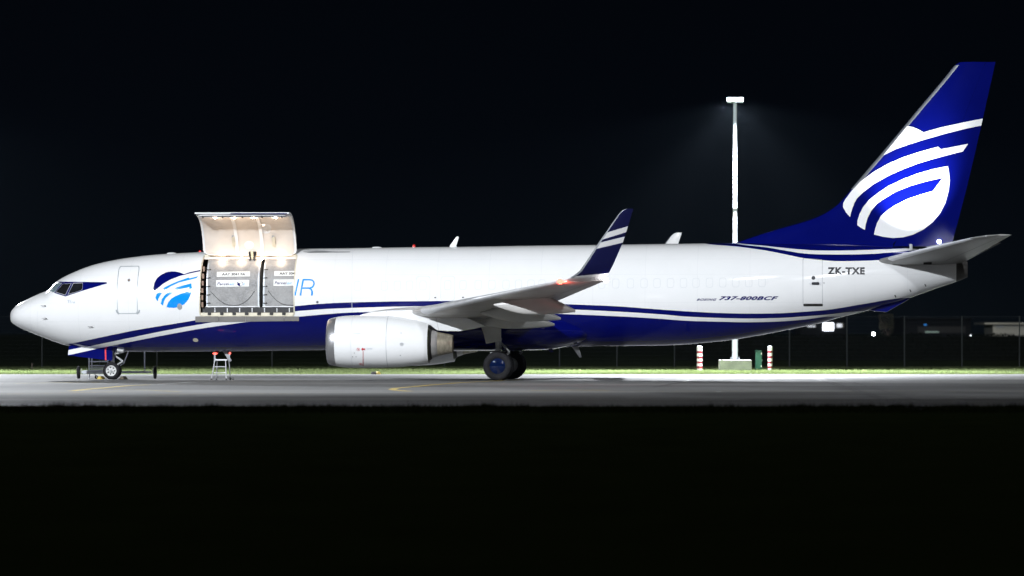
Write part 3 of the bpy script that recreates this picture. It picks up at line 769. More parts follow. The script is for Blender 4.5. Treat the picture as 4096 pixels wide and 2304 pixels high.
for sd in (1, -1):
    wg = foil_loft('wing', [wing_st(l) for l in WL], M['wing'], AC, sd, camber=1)
    sl = [wing_st(l) for l in np.arange(5.6, 16.81, 0.8)]
    foil_loft('slat', sl, M['alu'], wg, sd, x1=0.055, pad=0.006, n=10)
    # flap and aileron joints, narrow dark gaps along the lower skin
    for l0, l1, x in ((2.2, 5.6, 0.72), (5.9, 12.4, 0.70), (12.7, 16.6, 0.74)):
        V = []
        for l in np.linspace(l0, l1, 12):
            (a, ll, z), ch, t, (nl, nz) = wing_st(float(l))
            for dx in (-0.012, 0.012):
                xx = x+dx/ch; y = -naca(xx, t)*ch*0.8-0.004
                V.append(W(a+xx*ch, (ll+y*nl)*sd, z+y*nz))
        mk('flap_gap', V, [(2*i, 2*i+1, 2*i+3, 2*i+2) for i in range(11)], M['dark'], wg, smooth=False)
    wlt = foil_loft('winglet', WST, [M['winglet'], M['white']], AC, sd, inner=True)
    foil_loft('winglet_edge', WST[1:], M['edge_dark'], wlt, sd, x1=0.07, pad=0.005, n=8)
    # flap track fairings
    for (l, nose, tail, zn, zmin, hw) in ((11.0, (1974,1221), (2301,1243), 0, 1259, 0.20), (8.0, (1922,1254), (2243,1274), 0, 1287, 0.23), (4.6, (1900,1290), (2218,1298), 0, 1316, 0.23)):
        an, zn = at(*nose, l); at_, zt_ = at(*tail, l); _, zm = at((nose[0]*0.5+tail[0]*0.5), zmin, l)
        ztop = LEz(l)+0.10
        rings = []
        for i in range(15):
            u = i/14; a = an+(at_-an)*u
            prof = math.sin(math.pi*min(1, u/0.46)/2) if u < 0.46 else 1.0
            if u < 0.75: zb_ = zn + (zm-zn)*prof if u < 0.46 else zm + (zt_-0.05-zm)*((u-0.46)/0.54)**2
            else: zb_ = zm + (zt_-0.05-zm)*((u-0.46)/0.54)**2
            zu = zn+0.02+(ztop-zn)*min(1, u*2.2) if u < 0.62 else ztop-(ztop-zt_-0.04)*((u-0.62)/0.38)
            zu = max(zu, zb_+0.04); w = hw*max(0.06, math.sin(math.pi*min(1, u/0.5)/2)) if u < 0.5 else hw*(1-0.55*((u-0.5)/0.5)**1.5)
            zc_, hz = (zu+zb_)/2, (zu-zb_)/2
            ring = []
            for k in range(20):
                t = 2*math.pi*k/20; c_, s_ = math.cos(t), math.sin(t)
                ring.append(W(a, (l+w*math.copysign(abs(c_)**0.7, c_))*sd, zc_+hz*math.copysign(abs(s_)**0.8, s_)))
            rings.append(ring)
        b = MB(); b.loft(rings); b.build('flap_track_fairing', M['wing_grey'], wg, smooth=True, sharp=50)
    # navigation lamp at the tip and strobe at its trailing edge
    a, z = at(2233, 1126, 16.75); q = MB(); q.sphere(W(a+0.06, 16.72*sd, z), 0.10, 14, 8, sc=(1.2, 1, 0.9))
    q.build('navigation_lamp', M['nav_red'] if sd == 1 else emit('green_lamp', (0.05, 1.0, 0.35), 20), wg, smooth=True)
    a2, z2 = at(2424, 1121, 17.2); q = MB(); q.sphere(W(a2, 17.16*sd, z2), 0.085, 14, 8); q.build('strobe_lamp', M['strobe'], wlt, smooth=True)
    point('navigation_light', W(a+0.10, 16.62*sd, z-0.20), 38 if sd == 1 else 6, 0.06, (1.0, 0.12, 0.08) if sd == 1 else (0.1, 1, 0.4), AC)
    point('strobe_light', W(a2+0.14, 17.2*sd, z2-0.02), 25, 0.05, (1, 0.95, 0.95), AC)

    # engine
    EL = 4.83*sd; EZ = 1.475
    outer = [(13.62, .952),(13.75,.975),(13.95,.995),(14.3,1.012),(14.7,1.02),(15.2,1.018),(15.7,1.0),(16.2,.955),(16.7,.875),(17.1,.785),(17.17,.768)]
    def zoff(a): return -0.055*max(0, (a-15.5)/1.65)**1.5
    def nac_ring(a, r, n=48):
        out = []
        for i in range(n):
            t = 2*math.pi*i/n; s = math.sin(t)
            rz = r*(0.985 if s < 0 else 1.03)*(1-0.03*max(0, -s)**3)
            out.append(W(a, EL+r*math.cos(t), EZ+zoff(a)+rz*s))
        return out
    def nac_surf(a, z):
        r = nac_prof(a); q = (z-EZ-zoff(a))/(r*(0.985 if z < EZ+zoff(a) else 1.03)); return 4.83+r*math.sqrt(max(0, 1-q*q))
    nac_prof = pchip(outer)
    b = MB(); b.loft([nac_ring(a, r) for a, r in outer] + [nac_ring(17.14, .752), nac_ring(16.6, .76), nac_ring(16.2, .74)], caps=False)
    nac = b.build('engine_nacelle', [M['white']], AC, smooth=True, sharp=50)
    nac.location.x = 0.10
    lip = [(13.62,.9525),(13.5,.932),(13.38,.905),(13.31,.87),(13.28,.83),(13.30,.79),(13.38,.762),(13.6,.752)]
    b = MB(); b.loft([nac_ring(a, r) for a, r in lip], caps=False); b.build('intake_lip', M['lip'], nac, smooth=True, sharp=80)
    b = MB(); b.loft([nac_ring(a, r) for a, r in ((13.6,.7515),(13.9,.765),(14.35,.78))], caps=False); b.build('intake_duct', M['patch'], nac, smooth=True)
    b = MB(); b.cyl(W(14.33, EL, EZ), W(14.4, EL, EZ), 0.77, 0.77, 40); b.build('fan_disc', M['dark'], nac)
    b = MB()
    for k in range(24):
        t = 2*math.pi*k/24; rot = Matrix.Rotation(t, 3, 'X') @ Matrix.Rotation(R(35), 3, 'Z')
        b.box(Vector(W(14.28, EL, EZ)) + (Matrix.Rotation(t, 3, 'X') @ Vector((0, 0, 0.48))), (0.12, 0.01, 0.52), rot)
    b.build('fan_blades', M['steel'], nac)
    b = MB(); b.lathe([(0, .002), (.06, .06), (.16, .12), (.3, .17), (.42, .2)], W(13.9, EL, EZ), 'x', 24); b.build('spinner', M['dark'], nac, smooth=True)
    # fan duct and hot section
    zc = EZ-0.05
    b = MB(); b.lathe([(16.2, .74), (16.6, .70), (17.0, .67), (17.22, .63)], W(0, EL, zc), 'x', 40); b.build('fan_duct', M['olive'], nac, smooth=True)
    b = MB(); b.lathe([(16.9, .66), (17.2, .63), (17.26, .60), (17.3, .53)], W(0, EL, zc), 'x', 40); b.build('duct_ring', M['dark'], nac, smooth=True)
    b = MB(); b.lathe([(17.0, .60), (17.28, .545), (17.42, .50), (17.5, .475), (17.52, .45)], W(0, EL, zc), 'x', 40); b.build('core_cowl', M['core'], nac, smooth=True)
    b = MB(); b.lathe([(17.45, .47), (17.6, .44), (17.8, .40), (18.0, .36), (18.09, .335), (18.08, .315), (17.7, .33)], W(0, EL, zc), 'x', 40); b.build('exhaust_nozzle', M['titan'], nac, smooth=True)
    b = MB(); b.lathe([(17.6, .22), (17.8, .17), (17.95, .08), (18.02, .01)], W(0, EL, zc), 'x', 24); b.lathe([(17.72, .34), (17.71, .2)], W(0, EL, zc), 'x', 24); b.build('exhaust_plug', M['bronze'], nac, smooth=True)
    for a in (14.27, 15.62):
        b = MB(); b.loft([nac_ring(a-0.008, nac_prof(a)+0.003), nac_ring(a+0.008, nac_prof(a)+0.003)], caps=False); b.build('cowl_joint', M['seam_light'] if a < 15 else M['seam'], nac, smooth=True)
    # nacelle markings, port side of each cowl
    def npx(px, py):
        l = 5.7
        for _ in range(4): a, z = at(px-10, py, l); l = nac_surf(a, z)
        return a, z
    def nd(polys, nm, mt):
        return drape(polys, nm, mt, nac_surf, 0.005, nac, sd, 0.06, 0.3)
    nd(stroke([npx(1452, 1405+i*6) for i in range(11)], 0.022), 'danger_line', M['red'])
    C = npx(1432.5, 1398); nd(ring_polys(disc(C, .062), disc(C, .050)) + stroke([(C[0]-.035, C[1]+.04), (C[0]+.035, C[1]-.04)], .012) + [disc((C[0]+.005, C[1]), .018, .03, 8)], 'no_step_sign', M['red'])
    C = npx(1442.5, 1456.5); nd(ring_polys(disc(C, .062, .04), disc(C, .050, .03)) + [disc(C, .025, .018, 8)], 'no_step_sign', M['red'])
    C = npx(1450, 1397); nd([disc(C, .045, .05), [(C[0]+.03, C[1]+.012), (C[0]+.10, C[1]+.04), (C[0]+.10, C[1]-.04), (C[0]+.03, C[1]-.012)]], 'intake_hazard_sign', M['red'])
    for (x0, y0, x1, y1) in ((1410, 1332, 1441, 1337), (1466, 1392, 1488, 1399), (1462, 1453, 1484, 1456)):
        p0, p1 = npx(x0, y1), npx(x1, y0); nd(text_polys('CAUTION', p0[0], p0[1], p1[0]-p0[0], p1[1]-p0[1], shear=0.2), 'caution_lettering', M['grey_ink'])
    for k in range(7):
        C = npx(1599.5+k*2.3, 1377); hh = 0.065*math.sqrt(max(0.1, 1-((k-3)/3.6)**2)); nd(stroke([(C[0], C[1]-hh), (C[0], C[1]+hh)], 0.011), 'vent_slot', M['seam'])
    for px, py in ((1604, 1332), (1601, 1422), (1417, 1412), (1410, 1427), (1424, 1427)):
        nd([disc(npx(px, py), 0.016, 0.016, 8)], 'latch', M['dark'])
    # pylon
    top = [(1425,1266),(1455,1256),(1487,1248.5),(1545,1241.5),(1635,1239),(1720,1241),(1850,1262)]
    bot = [(1945,1304),(1900,1315),(1840,1326),(1790,1325.5),(1748,1322),(1722,1301),(1690,1310),(1500,1300)]
    P = [at(*p, 4.83) for p in top+bot]
    b = MB(); b.loft([[W(x, (4.83-w)*sd, z + (0 if w else 0)) for x, z in P] for w in (-0.16, 0.16)])
    py_ = b.build('engine_pylon', M['wing_grey'] if False else M['white'], AC, smooth=True, sharp=50, bevel=0.07)
    for pts in ([(1545,1241),(1544,1262)], [(1742,1262),(1755,1322)]):
        V = [at(*p, 5.0) for p in pts]
        drape(stroke(V, 0.012), 'pylon_joint', M['seam'], lambda a, z: 4.83+0.16, 0.004, py_, sd)

    # main landing gear
    GA = at(1991, 1470, 3.3)[0]
    mg = MB(); mg.cyl(W(GA, 2.86*sd, 0.56), W(GA-0.03, 2.95*sd, 2.45), 0.10, 0.13, 16); mg.cyl(W(GA, 3.45*sd, 0.56), W(GA, 2.25*sd, 0.56), 0.075, 0.075, 12)
    mg.cyl(W(GA+0.05, 2.86*sd, 0.75), W(GA+0.42, 2.86*sd, 1.1), 0.045, 0.045, 8); mg.cyl(W(GA+0.42, 2.86*sd, 1.1), W(GA+0.05, 2.88*sd, 1.5), 0.045, 0.045, 8)
    mg.cyl(W(GA-0.02, 2.8*sd, 1.3), W(GA, 1.2*sd, 1.9), 0.06, 0.06, 10); mg.cyl(W(GA-0.3, 2.9*sd, 1.0), W(GA+0.05, 2.86*sd, 1.15), 0.11, 0.09, 12)
    mg.cyl(W(GA-0.28, 3.0*sd, 1.02), W(GA-0.12, 3.0*sd, 0.9), 0.10, 0.10, 10)
    strut = mg.build('main_gear_leg', M['gear'], AC, smooth=True)
    for l in (3.29, 2.43):
        T = MB(); hw = 0.20
        T.lathe([(-hw*0.7, .30), (-hw*0.95, .36), (-hw, .43), (-hw*0.88, .51), (-hw*0.6, .553), (-hw*0.25, .565), (hw*0.25, .565), (hw*0.6, .553), (hw*0.88, .51), (hw, .43), (hw*0.95, .36), (hw*0.7, .30)], W(GA, l*sd, 0.565), 'y', 40)
        wh = T.build('main_wheel', M['rubber'], AC, smooth=True, sharp=60)
        outb = -1 if sd == 1 else 1             # outboard direction in local y
        o_ = 1 if l > 3 else -1
        H = MB()
        if l > 3: H.lathe([(outb*0.10, .305), (outb*0.145, .30), (outb*0.17, .24), (outb*0.19, .14), (outb*0.196, .004)], W(GA, l*sd, 0.565), 'y', 32); H.build('hub_cap', M['hub_blue'], wh, smooth=True, sharp=50)
        else: pass
        H = MB(); H.lathe([(-outb*0.12, .31), (-outb*0.15, .29), (-outb*0.10, .24), (-outb*0.10, .12), (-outb*0.16, .10), (-outb*0.16, .01)], W(GA, l*sd, 0.565), 'y', 32); H.build('wheel_rim', M['gear'], wh, smooth=True, sharp=40)
        H = MB()
        for k in range(10):
            t = 2*math.pi*k/10; H.cyl(W(GA+.2*math.cos(t), l*sd, 0.565+.2*math.sin(t)), W(GA+.2*math.cos(t), l*sd+(0.17*(-1 if sd == 1 else -1)*(-o_ if False else 1)*(-1 if sd == 1 else 1)), 0.565+.2*math.sin(t)), 0.032, 0.032, 8)
        H.build('brake_pistons', M['hub_white'], wh)
    P = [at(*p, 3.35) for p in ((1922,1300),(2004,1300),(2003,1363),(1944,1376),(1936,1340))]
    b = MB(); b.loft([[W(x, 3.33*sd, z) for x, z in P], [W(x, 3.37*sd, z) for x, z in P]]); b.build('gear_door', M['wing_grey'], AC, bevel=0.012)

    # horizontal tail
    def stab_st(l):
        u = (l-1.0)/6.17
        le = 34.45+u*(38.38-34.45); te = 37.82+u*(39.36-37.82); zz = 4.66+u*(5.50-4.66)
        if l > 6.7: le += (l-6.7)/0.47*0.45
        return ((le, l, zz), te-le, 0.10, (-0.13, 0.99))
    SL = [0.2, 0.7, 1.0, 1.6, 2.4, 3.4, 4.6, 5.8, 6.5, 6.85, 7.08, 7.17]
    stb = foil_loft('stabiliser', [stab_st(l) for l in SL], M['stab_grey'], AC, sd)
    foil_loft('stabiliser_edge', [stab_st(l) for l in np.arange(1.5, 6.9, 0.6)], M['alu'], stb, sd, x1=0.06, pad=0.005, n=8)
    V = []
    for l in np.linspace(1.5, 6.7, 12):
        (a, ll, z), ch, t, (nl, nz) = stab_st(float(l))
        for dx in (-0.012, 0.012):
            xx = 0.70+dx/ch; y = -naca(xx, t)*ch-0.004; V.append(W(a+xx*ch, (ll+y*nl)*sd, z+y*nz))
    mk('elevator_gap', V, [(2*i, 2*i+1, 2*i+3, 2*i+2) for i in range(11)], M['dark'], stb, smooth=False)
    q = MB(); q.box(W(36.3, 1.35*sd, 4.55), (0.32, 0.12, 0.12)); q.build('elevator_hinge', M['dark'], stb, bevel=0.02)
    q = MB(); q.sphere(W(36.0, 2.4*sd, 5.02), 0.07, 14, 8, sc=(1, 1, .8)); q.cyl(W(36.0, 2.4*sd, 4.86), W(36.0, 2.4*sd, 5.0), 0.08, 0.07, 12); q.build('logo_light_housing', M['alu'], stb, smooth=True)
    spot('logo_light', W(36.0, 2.45*sd, 5.14), W(35.6, 0.1*sd, 7.9), 7500, 66, 1.0, 0.05, (0.86, 0.88, 1.0), AC)

# centre of the wing: belly fairing
rings = []
for i in range(27):
    a = 13.4+i*(23.2-13.4)/26; u = (a-13.4)/9.8; e = min(1, math.sin(math.pi*u)*1.9)**0.8 if 0 < u < 1 else 0.0
    zb = ZB(a)+0.25-e*0.36; zt = 2.35+0.45*e; w = 1.2+0.85*e; zc, hz = (zb+zt)/2, (zt-zb)/2
    rings.append([W(a, w*math.copysign(abs(math.cos(t))**0.75, math.cos(t)), zc+hz*math.copysign(abs(math.sin(t))**0.8, math.sin(t))) for t in [2*math.pi*k/40 for k in range(40)]])
b = MB(); b.loft(rings); b.build('wing_body_fairing', M['livery'], AC, smooth=True, sharp=60)

# ---- fin, rudder, dorsal fin
le_px = [(2925,974),(2944,970),(3005,950),(3066,930),(3120,914),(3250,875),(3290,858),(3315,844),(3351,817),(3381,785),(3404,757),(3464,687),(3553,582),(3671,440),(3790,298),(3814,268),(3826,255),(3840,248)]
te_px = [(3795,1040),(3809,971.5),(3832,885),(3873,726),(3931.5,473),(3982,248)]
FLE = pchip([(at(*p)[1], at(*p)[0]) for p in le_px]); FTE = pchip([(at(*p)[1], at(*p)[0]) for p in te_px])
ZF0, ZF1 = at(2925, 974)[1], at(3982, 248)[1]
def f_main(z): return max(1.0, 6.0-(z-5.4)*0.52)
def fin_h(a, z):
    le, te = FLE(z), FTE(z); s = min(1, max(0.0, (a-le)/(te-le)))
    s = min(s, 0.995)
    return naca(s, 0.105)*f_main(z)+0.004
def fin_part(name, s0, s1, mat, zs, pad=0.0, ns=26):
    rings = []
    for z in zs:
        le, te = FLE(z), FTE(z); L_, R_ = [], []
        for i in range(ns+1):
            s = s0+(s1-s0)*((i/ns)**1.7 if s0 == 0 else i/ns); a = le+s*(te-le)
            h = fin_h(a, z)+pad
            L_.append(W(a-(pad if i == 0 and s0 == 0 else 0), h if (s > 0) else 0.006, z)); R_.append(W(a-(pad if i == 0 and s0 == 0 else 0), -h if (s > 0) else -0.006, z))
        rings.append(L_ + R_[::-1])
    b = MB(); b.loft(rings); return b.build(name, mat, AC, smooth=True, sharp=40)
zs = [ZF0-0.35, ZF0-0.1] + [ZF0+(ZF1-ZF0)*(i/110)**1.15 for i in range(111)]
zs = [z for z in zs]
fin = fin_part('tail_fin', 0.0, 0.735, M['navy'], zs)
zr = [at(3809, 985)[1]+(ZF1-at(3809, 985)[1])*i/40 for i in range(41)]
fin_part('rudder', 0.737, 1.0, M['navy'], zr, ns=10)
zl = [at(3404, 757)[1]+(ZF1-0.12-at(3404, 757)[1])*i/30 for i in range(31)]
rings = []
for z in zl:
    le, te = FLE(z), FTE(z); pts = []
    for sg in (1, -1):
        row = [W(le+d, sg*(fin_h(le+d, z)+0.005), z) for d in (0.02, 0.06, 0.11, 0.16)]
        pts += row[::-1] if sg == 1 else row
    pts.insert(4, W(le-0.006, 0, z)); rings.append(pts)
b = MB(); b.loft(rings); b.build('fin_leading_edge', M['edge_dark'], fin, smooth=True, sharp=60)
fpt = lambda x, y: at(2900+x*.59355, 200+y*.59355, 0.22)
S1 = [(1228,512),(1262,518),(1300,533),(1338,555),(1450,523),(1600,488),(1738,460),(1728,507),(1600,535),(1480,565),(1350,602),(1250,633),(1150,668),(1068,708)]
S2 = [(912,886),(1000,822),(1100,766),(1200,723),(1300,690),(1380,667),(1437,652),(1455,669),(1550,650),(1640,630),(1603,683),(1500,708),(1400,735),(1300,765),(1200,803),(1100,848),(1000,905),(930,960),(890,1000),(870,1035),(853,1085),(843,1127),(815,1095),(795,1058),(797,1030),(812,1003),(855,946)]
S3 = [(1502,782),(1400,803),(1300,832),(1200,870),(1100,918),(1030,965),(970,1010),(930,1060),(905,1110),(893,1150),(891,1180),(915,1198),(943,1213),(947,1180),(960,1135),(985,1085),(1020,1040),(1060,1010),(1150,955),(1250,915),(1350,886),(1468,860),(1402,950),(1310,977),(1230,1005),(1150,1045),(1090,1085),(1050,1120),(1025,1165),(1012,1205),(1004,1243),(1060,1258),(1130,1267),(1200,1262),(1270,1243),(1340,1208),(1400,1160),(1450,1100),(1485,1030),(1507,950),(1515,880),(1510,825)]
for sd in (1, -1):
    for S, nm in ((S1, 'emblem_cap'), (S2, 'emblem_swoosh'), (S3, 'emblem_globe')):
        drape([[fpt(*p) for p in S]], nm, M['white'], fin_h, 0.014, fin, sd, 0.06, 0.12)
P = [at(3700, 988, .1), at(3809, 966, .1), at(3809, 985, .1), at(3720, 993, .1)]
drape([P], 'rudder_foot', M['patch'], fin_h, 0.01, fin)
a, z = at(3757, 966, 0.3); q = MB(); q.sphere(W(a, fin_h(a, z)+0.02, z), 0.075, 14, 8, sc=(1, .6, 1)); q.build('logo_light_glint', M['glint_glow'], fin, smooth=True)  # added glowing bead imitating the logo light's reflection in the fin skin
a, z = at(3644, 990, .3); q = MB(); q.box(W(a, 0.42, z), (0.12, 0.3, 0.26)); q.build('hinge_fairing', M['patch'], fin, bevel=0.03)
# tail skid fairing under the rear hull
P = [at(*p) for p in ((3440,1235),(3500,1245),(3546,1249),(3584,1227),(3640,1195),(3560,1190),(3470,1215))]
b = MB(); b.loft([[W(x, -0.13, z) for x, z in P], [W(x, 0.13, z) for x, z in P]]); b.build('tail_skid', M['navy'], AC, bevel=0.05, smooth=True)

# ---- nose gear
NA = at(446, 1490, 0.2)[0]
g = MB(); g.cyl(W(NA+0.02, 0, 0.36), W(NA-0.02, 0, 1.5), 0.07, 0.10, 14); g.cyl(W(NA, 0.36, 0.345), W(NA, -0.36, 0.345), 0.05, 0.05, 10)
g.cyl(W(NA+0.08, 0, 0.5), W(NA+0.42, 0, 0.72), 0.035, 0.035, 8); g.cyl(W(NA+0.42, 0, 0.72), W(NA+0.08, 0, 0.95), 0.04, 0.04, 8)
g.cyl(W(NA+0.0, 0, 0.95), W(NA+1.1, 0, 1.35), 0.05, 0.05, 8); g.box(W(NA+0.22, 0.1, 1.12), (0.16, 0.14, 0.2)); g.cyl(W(NA-0.02, 0.12, 0.7), W(NA-0.02, 0.12, 1.25), 0.03, 0.03, 8)
g.build('nose_gear_leg', M['gear'], AC, smooth=True)
g = MB(); g.sphere(W(NA-0.0, 0.12, 1.12), 0.08, 12, 8); g.build('taxi_light', M['alu'], AC, smooth=True)
for l in (0.20, -0.20):
    T = MB(); hw = 0.10
    T.lathe([(-hw*0.8, .20), (-hw, .25), (-hw*0.85, .31), (-hw*0.5, .336), (0, .343), (hw*0.5, .336), (hw*0.85, .31), (hw, .25), (hw*0.8, .20)], W(NA, l, 0.343), 'y', 36)
    wh = T.build('nose_wheel', M['rubber'], AC, smooth=True, sharp=60)
    o_ = -1 if l > 0 else 1
    for oo in (o_, -o_):
        H = MB(); H.lathe([(oo*0.07, .215), (oo*0.088, .21), (oo*0.088, .185), (oo*0.05, .175), (oo*0.035, .14), (oo*0.06, .10), (oo*0.085, .06), (oo*0.11, .05), (oo*0.11, .004)], W(NA, -l, 0.343), 'y', 32); H.build('wheel_hub', M['hub_white'], wh, smooth=True, sharp=30)
    H = MB()
    for k in range(7):
        t = 2*math.pi*k/7; H.cyl(W(NA+.135*math.cos(t), l+0.05, 0.343+.135*math.sin(t)), W(NA+.135*math.cos(t), l+0.055, 0.343+.135*math.sin(t)), 0.03, 0.03, 8)
    H.build('hub_holes', M['dark'], wh)
nz = lambda x, y: at(260+x*.15528, 1360+y*.15528, 0.42)
P = [nz(*p) for p in ((100,150),(78,395),(450,445),(870,492),(1195,530),(1222,500),(1222,310),(1190,255),(1130,200),(800,140))]
for sd in (1, -1):
    b = MB(); b.loft([[W(x, 0.40*sd, z) for x, z in P], [W(x, 0.43*sd, z) for x, z in P]]); gd = b.build('nose_gear_door', M['navy'], AC)
    flat = lambda a, z: 0.43
    drape([[nz(*p) for p in ((80,392),(92,258),(480,180),(620,150),(790,236))]], 'door_stripe', M['white'], flat, 0.004, gd, sd)
    drape([[nz(*p) for p in ((1025,240),(1060,240),(1070,522),(1032,518))]], 'warning_strap', M['red_strap'], flat, 0.006, gd, sd)
for l in (0.55,):
    q = MB(); q.cyl(W(NA+0.3, l, 1.16), W(NA+0.55, l, 1.12), 0.10, 0.08, 12); q.build('drain_mast', M['gear'], AC, smooth=True)

# ---- cargo doorway: frame, sill, hinge beam, lamps
P = rrect(DL, DR_, DB, DT, 0.16, 6)
fr = drape(ring_polys(inset(P, -0.045), inset(P, 0.004)), 'doorway_frame', M['frame_cream'], surf, 0.012, AC, thick=0.02)
def rail(name, mat, zz, l0, h, par, a0=DL+0.02, a1=DR_-0.02, d=0.12):
    q = MB(); q.box(W((a0+a1)/2, l0, zz), (a1-a0, d, h)); return q.build(name, mat, par, bevel=0.008)
rail('sill_beam', M['frame_cream'], 2.57, 1.68, 0.13, fr, d=0.18)
rail('roller_tray', M['tray'], 2.745, 1.52, 0.20, fr, d=0.2)
for i in range(7):
    a = DL+0.35+i*(DR_-DL-0.6)/6.3
    q = MB(); q.box(W(a, 1.78, 2.60), (0.13, 0.05, 0.12)); q.box(W(a+0.05, 1.80, 2.60), (0.05, 0.05, 0.06)); q.build('latch_fitting', M['dark'], fr, bevel=0.01)
    q = MB(); q.box(W(a+0.2, 1.635, 2.74), (0.03, 0.03, 0.17)); q.build('roller_bracket', M['alu'], fr)
rail('hinge_beam', M['frame_cream'], 4.88, 0.86, 0.08, fr, d=0.08)
rail('header_panel', M['liner'], 4.785, 0.93, 0.10, fr, d=0.05)
lamp_a = [at(px, 1034, 1.25)[0] for px in (888, 964, 1040, 1123)]
for a in lamp_a:
    q = MB(); q.sphere(W(a, 1.06, 4.735), 0.05, 12, 8, sc=(1.6, .8, .7)); q.build('doorway_lamp', M['warm'], fr, smooth=True)
    point('doorway_light', W(a, 1.26, 4.70), 8, 0.05, (1.0, 0.74, 0.52), AC)
a = at(1007, 1030, 1.2)[0]
q = MB(); q.cyl(W(a, 1.0, 4.74), W(a, 1.2, 5.06), 0.05, 0.045, 10); q.build('door_actuator', M['frame_cream'], fr, smooth=True)
q = MB(); q.box(W(a-0.09, 1.03, 4.78), (0.04, 0.12, 0.2)); q.box(W(a+0.09, 1.03, 4.78), (0.04, 0.12, 0.2)); q.build('actuator_bracket', M['tray'], fr)
for px in (905, 1073):
    a = at(px, 1010, 1.1)[0]; q = MB(); q.box(W(a, 0.93, 4.92), (0.035, 0.05, 0.14)); q.box(W(a+0.03, 0.97, 4.85), (0.22, 0.05, 0.015)); q.build('hinge_link', M['bronze'], fr)
for i, z in enumerate(np.linspace(2.95, 4.35, 6)):
    q = MB(); q.box(W(DL+0.06, surf(DL+0.06, z)-0.13, z), (0.10, 0.05, 0.20)); q.build('jamb_panel', M['bronze'], fr, bevel=0.01)
sg = [fpx(781, 1266), fpx(1197, 1266), fpx(1197, 1284), fpx(781, 1289)]
cuts = [0, 0.228, 0.485, 0.855, 1.0]
for u0, u1 in zip(cuts, cuts[1:]):
    L_ = lambda p, q, u: (p[0]+(q[0]-p[0])*u, p[1]+(q[1]-p[1])*u)
    Q = [L_(sg[0], sg[1], u0+.002), L_(sg[0], sg[1], u1-.002), L_(sg[3], sg[2], u1-.002), L_(sg[3], sg[2], u0+.002)]
    drape([Q], 'sill_guard', M['sill'], surf, 0.028, fr, thick=0.018)

# ---- the cargo door itself, swung up about its hinge
HL, HZ = 0.82, 5.03; ANG = R(103)
def door_pt(a, v, depth):
    """v 0 at the hinge, 1 at the lower edge; depth measured inward from the skin"""
    t0 = math.asin(min(1, (4.95-3.2)/1.88)); t1 = math.asin((2.50-3.2)/2.06)
    t = t0+(t1-t0)*v
    zc, zt, zb, w = ZC(a), ZT(a), ZB(a), HW(a)
    l = (w-depth)*math.cos(t); z = zc+math.sin(t)*(((zt-zc) if t > 0 else (zc-zb))-depth)
    dl, dz = l-HL, z-HZ
    return W(a, HL+dl*math.cos(ANG)-dz*math.sin(ANG), HZ+dl*math.sin(ANG)+dz*math.cos(ANG))
def door_a(u, v, m=0.0):
    r = 0.22; e = 0.0
    for vv in (v*2.7, (1-v)*2.7):
        if vv < r: e = r-math.sqrt(max(0, r*r-(r-vv)**2))
    return DL+m+e+(DR_-DL-2*m-2*e)*u
def sheet(depth, nu, nv, m, v0, v1, wob=0.0):
    g = []
    for j in range(nv+1):
        v = v0+(v1-v0)*j/nv
        for i in range(nu+1):
            u = i/nu; dd = depth
            if wob: dd += wob*(math.sin(9*u+3*v)*math.sin(7*v+2*u)+0.6*math.sin(23*u-4*v)*math.sin(11*v))*min(1, 6*u, 6*(1-u), 6*v, 6*(1-v))
            g.append(door_pt(door_a(u, v, m), v, dd))
    f = [(j*(nu+1)+i, j*(nu+1)+i+1, (j+1)*(nu+1)+i+1, (j+1)*(nu+1)+i) for j in range(nv) for i in range(nu)]
    return g, f
b = MB(); nu, nv = 24, 26
for d in (0.0, 0.13): b.add(*sheet(d, nu, nv, 0.0, 0, 1))
n0 = (nu+1)*(nv+1)
bd = [i for i in range(nu+1)] + [(j*(nu+1)+nu) for j in range(1, nv+1)] + [nv*(nu+1)+i for i in range(nu-1, -1, -1)] + [j*(nu+1) for j in range(nv-1, 0, -1)]
b.f += [(bd[k], bd[(k+1) % len(bd)], bd[(k+1) % len(bd)]+n0, bd[k]+n0) for k in range(len(bd))]; b.mi += [0]*len(bd)
cd = b.build('cargo_door', M['white'], AC, smooth=True, sharp=40)
mk('door_liner', *sheet(0.15, 60, 44, 0.09, 0.02, 0.90, 0.022), M['liner'], cd, smooth=True, sharp=80)
for u in (0.365, 0.635):
    g = []; f = []
    for j in range(25):
        v = 0.03+0.86*j/24
        for du in (-0.018, 0.018): g.append(door_pt(DL+(DR_-DL)*(u+du), v, 0.186))
    f = [(2*j, 2*j+1, 2*j+3, 2*j+2) for j in range(24)]
    mk('liner_tape', g, f, M['liner_tape'], cd)
for u in (0.335, 0.765):
    g = [door_pt(DL+(DR_-DL)*(u+x*0.018), v, 0.192) for v, x in ((0.14, -1), (0.14, 1), (0.30, 1), (0.33, .6), (0.33, -.6), (0.30, -1))]
    mk('liner_pocket', g, [tuple(range(6))], M['frame_cream'], cd, smooth=False)
    g = [door_pt(DL+(DR_-DL)*(u+x*0.018), v, 0.195) for v, x in ((0.29, -1), (0.29, 1), (0.33, .7), (0.335, -.7))]
    mk('pocket_mouth', g, [(0, 1, 2, 3)], M['seam'], cd, smooth=False)
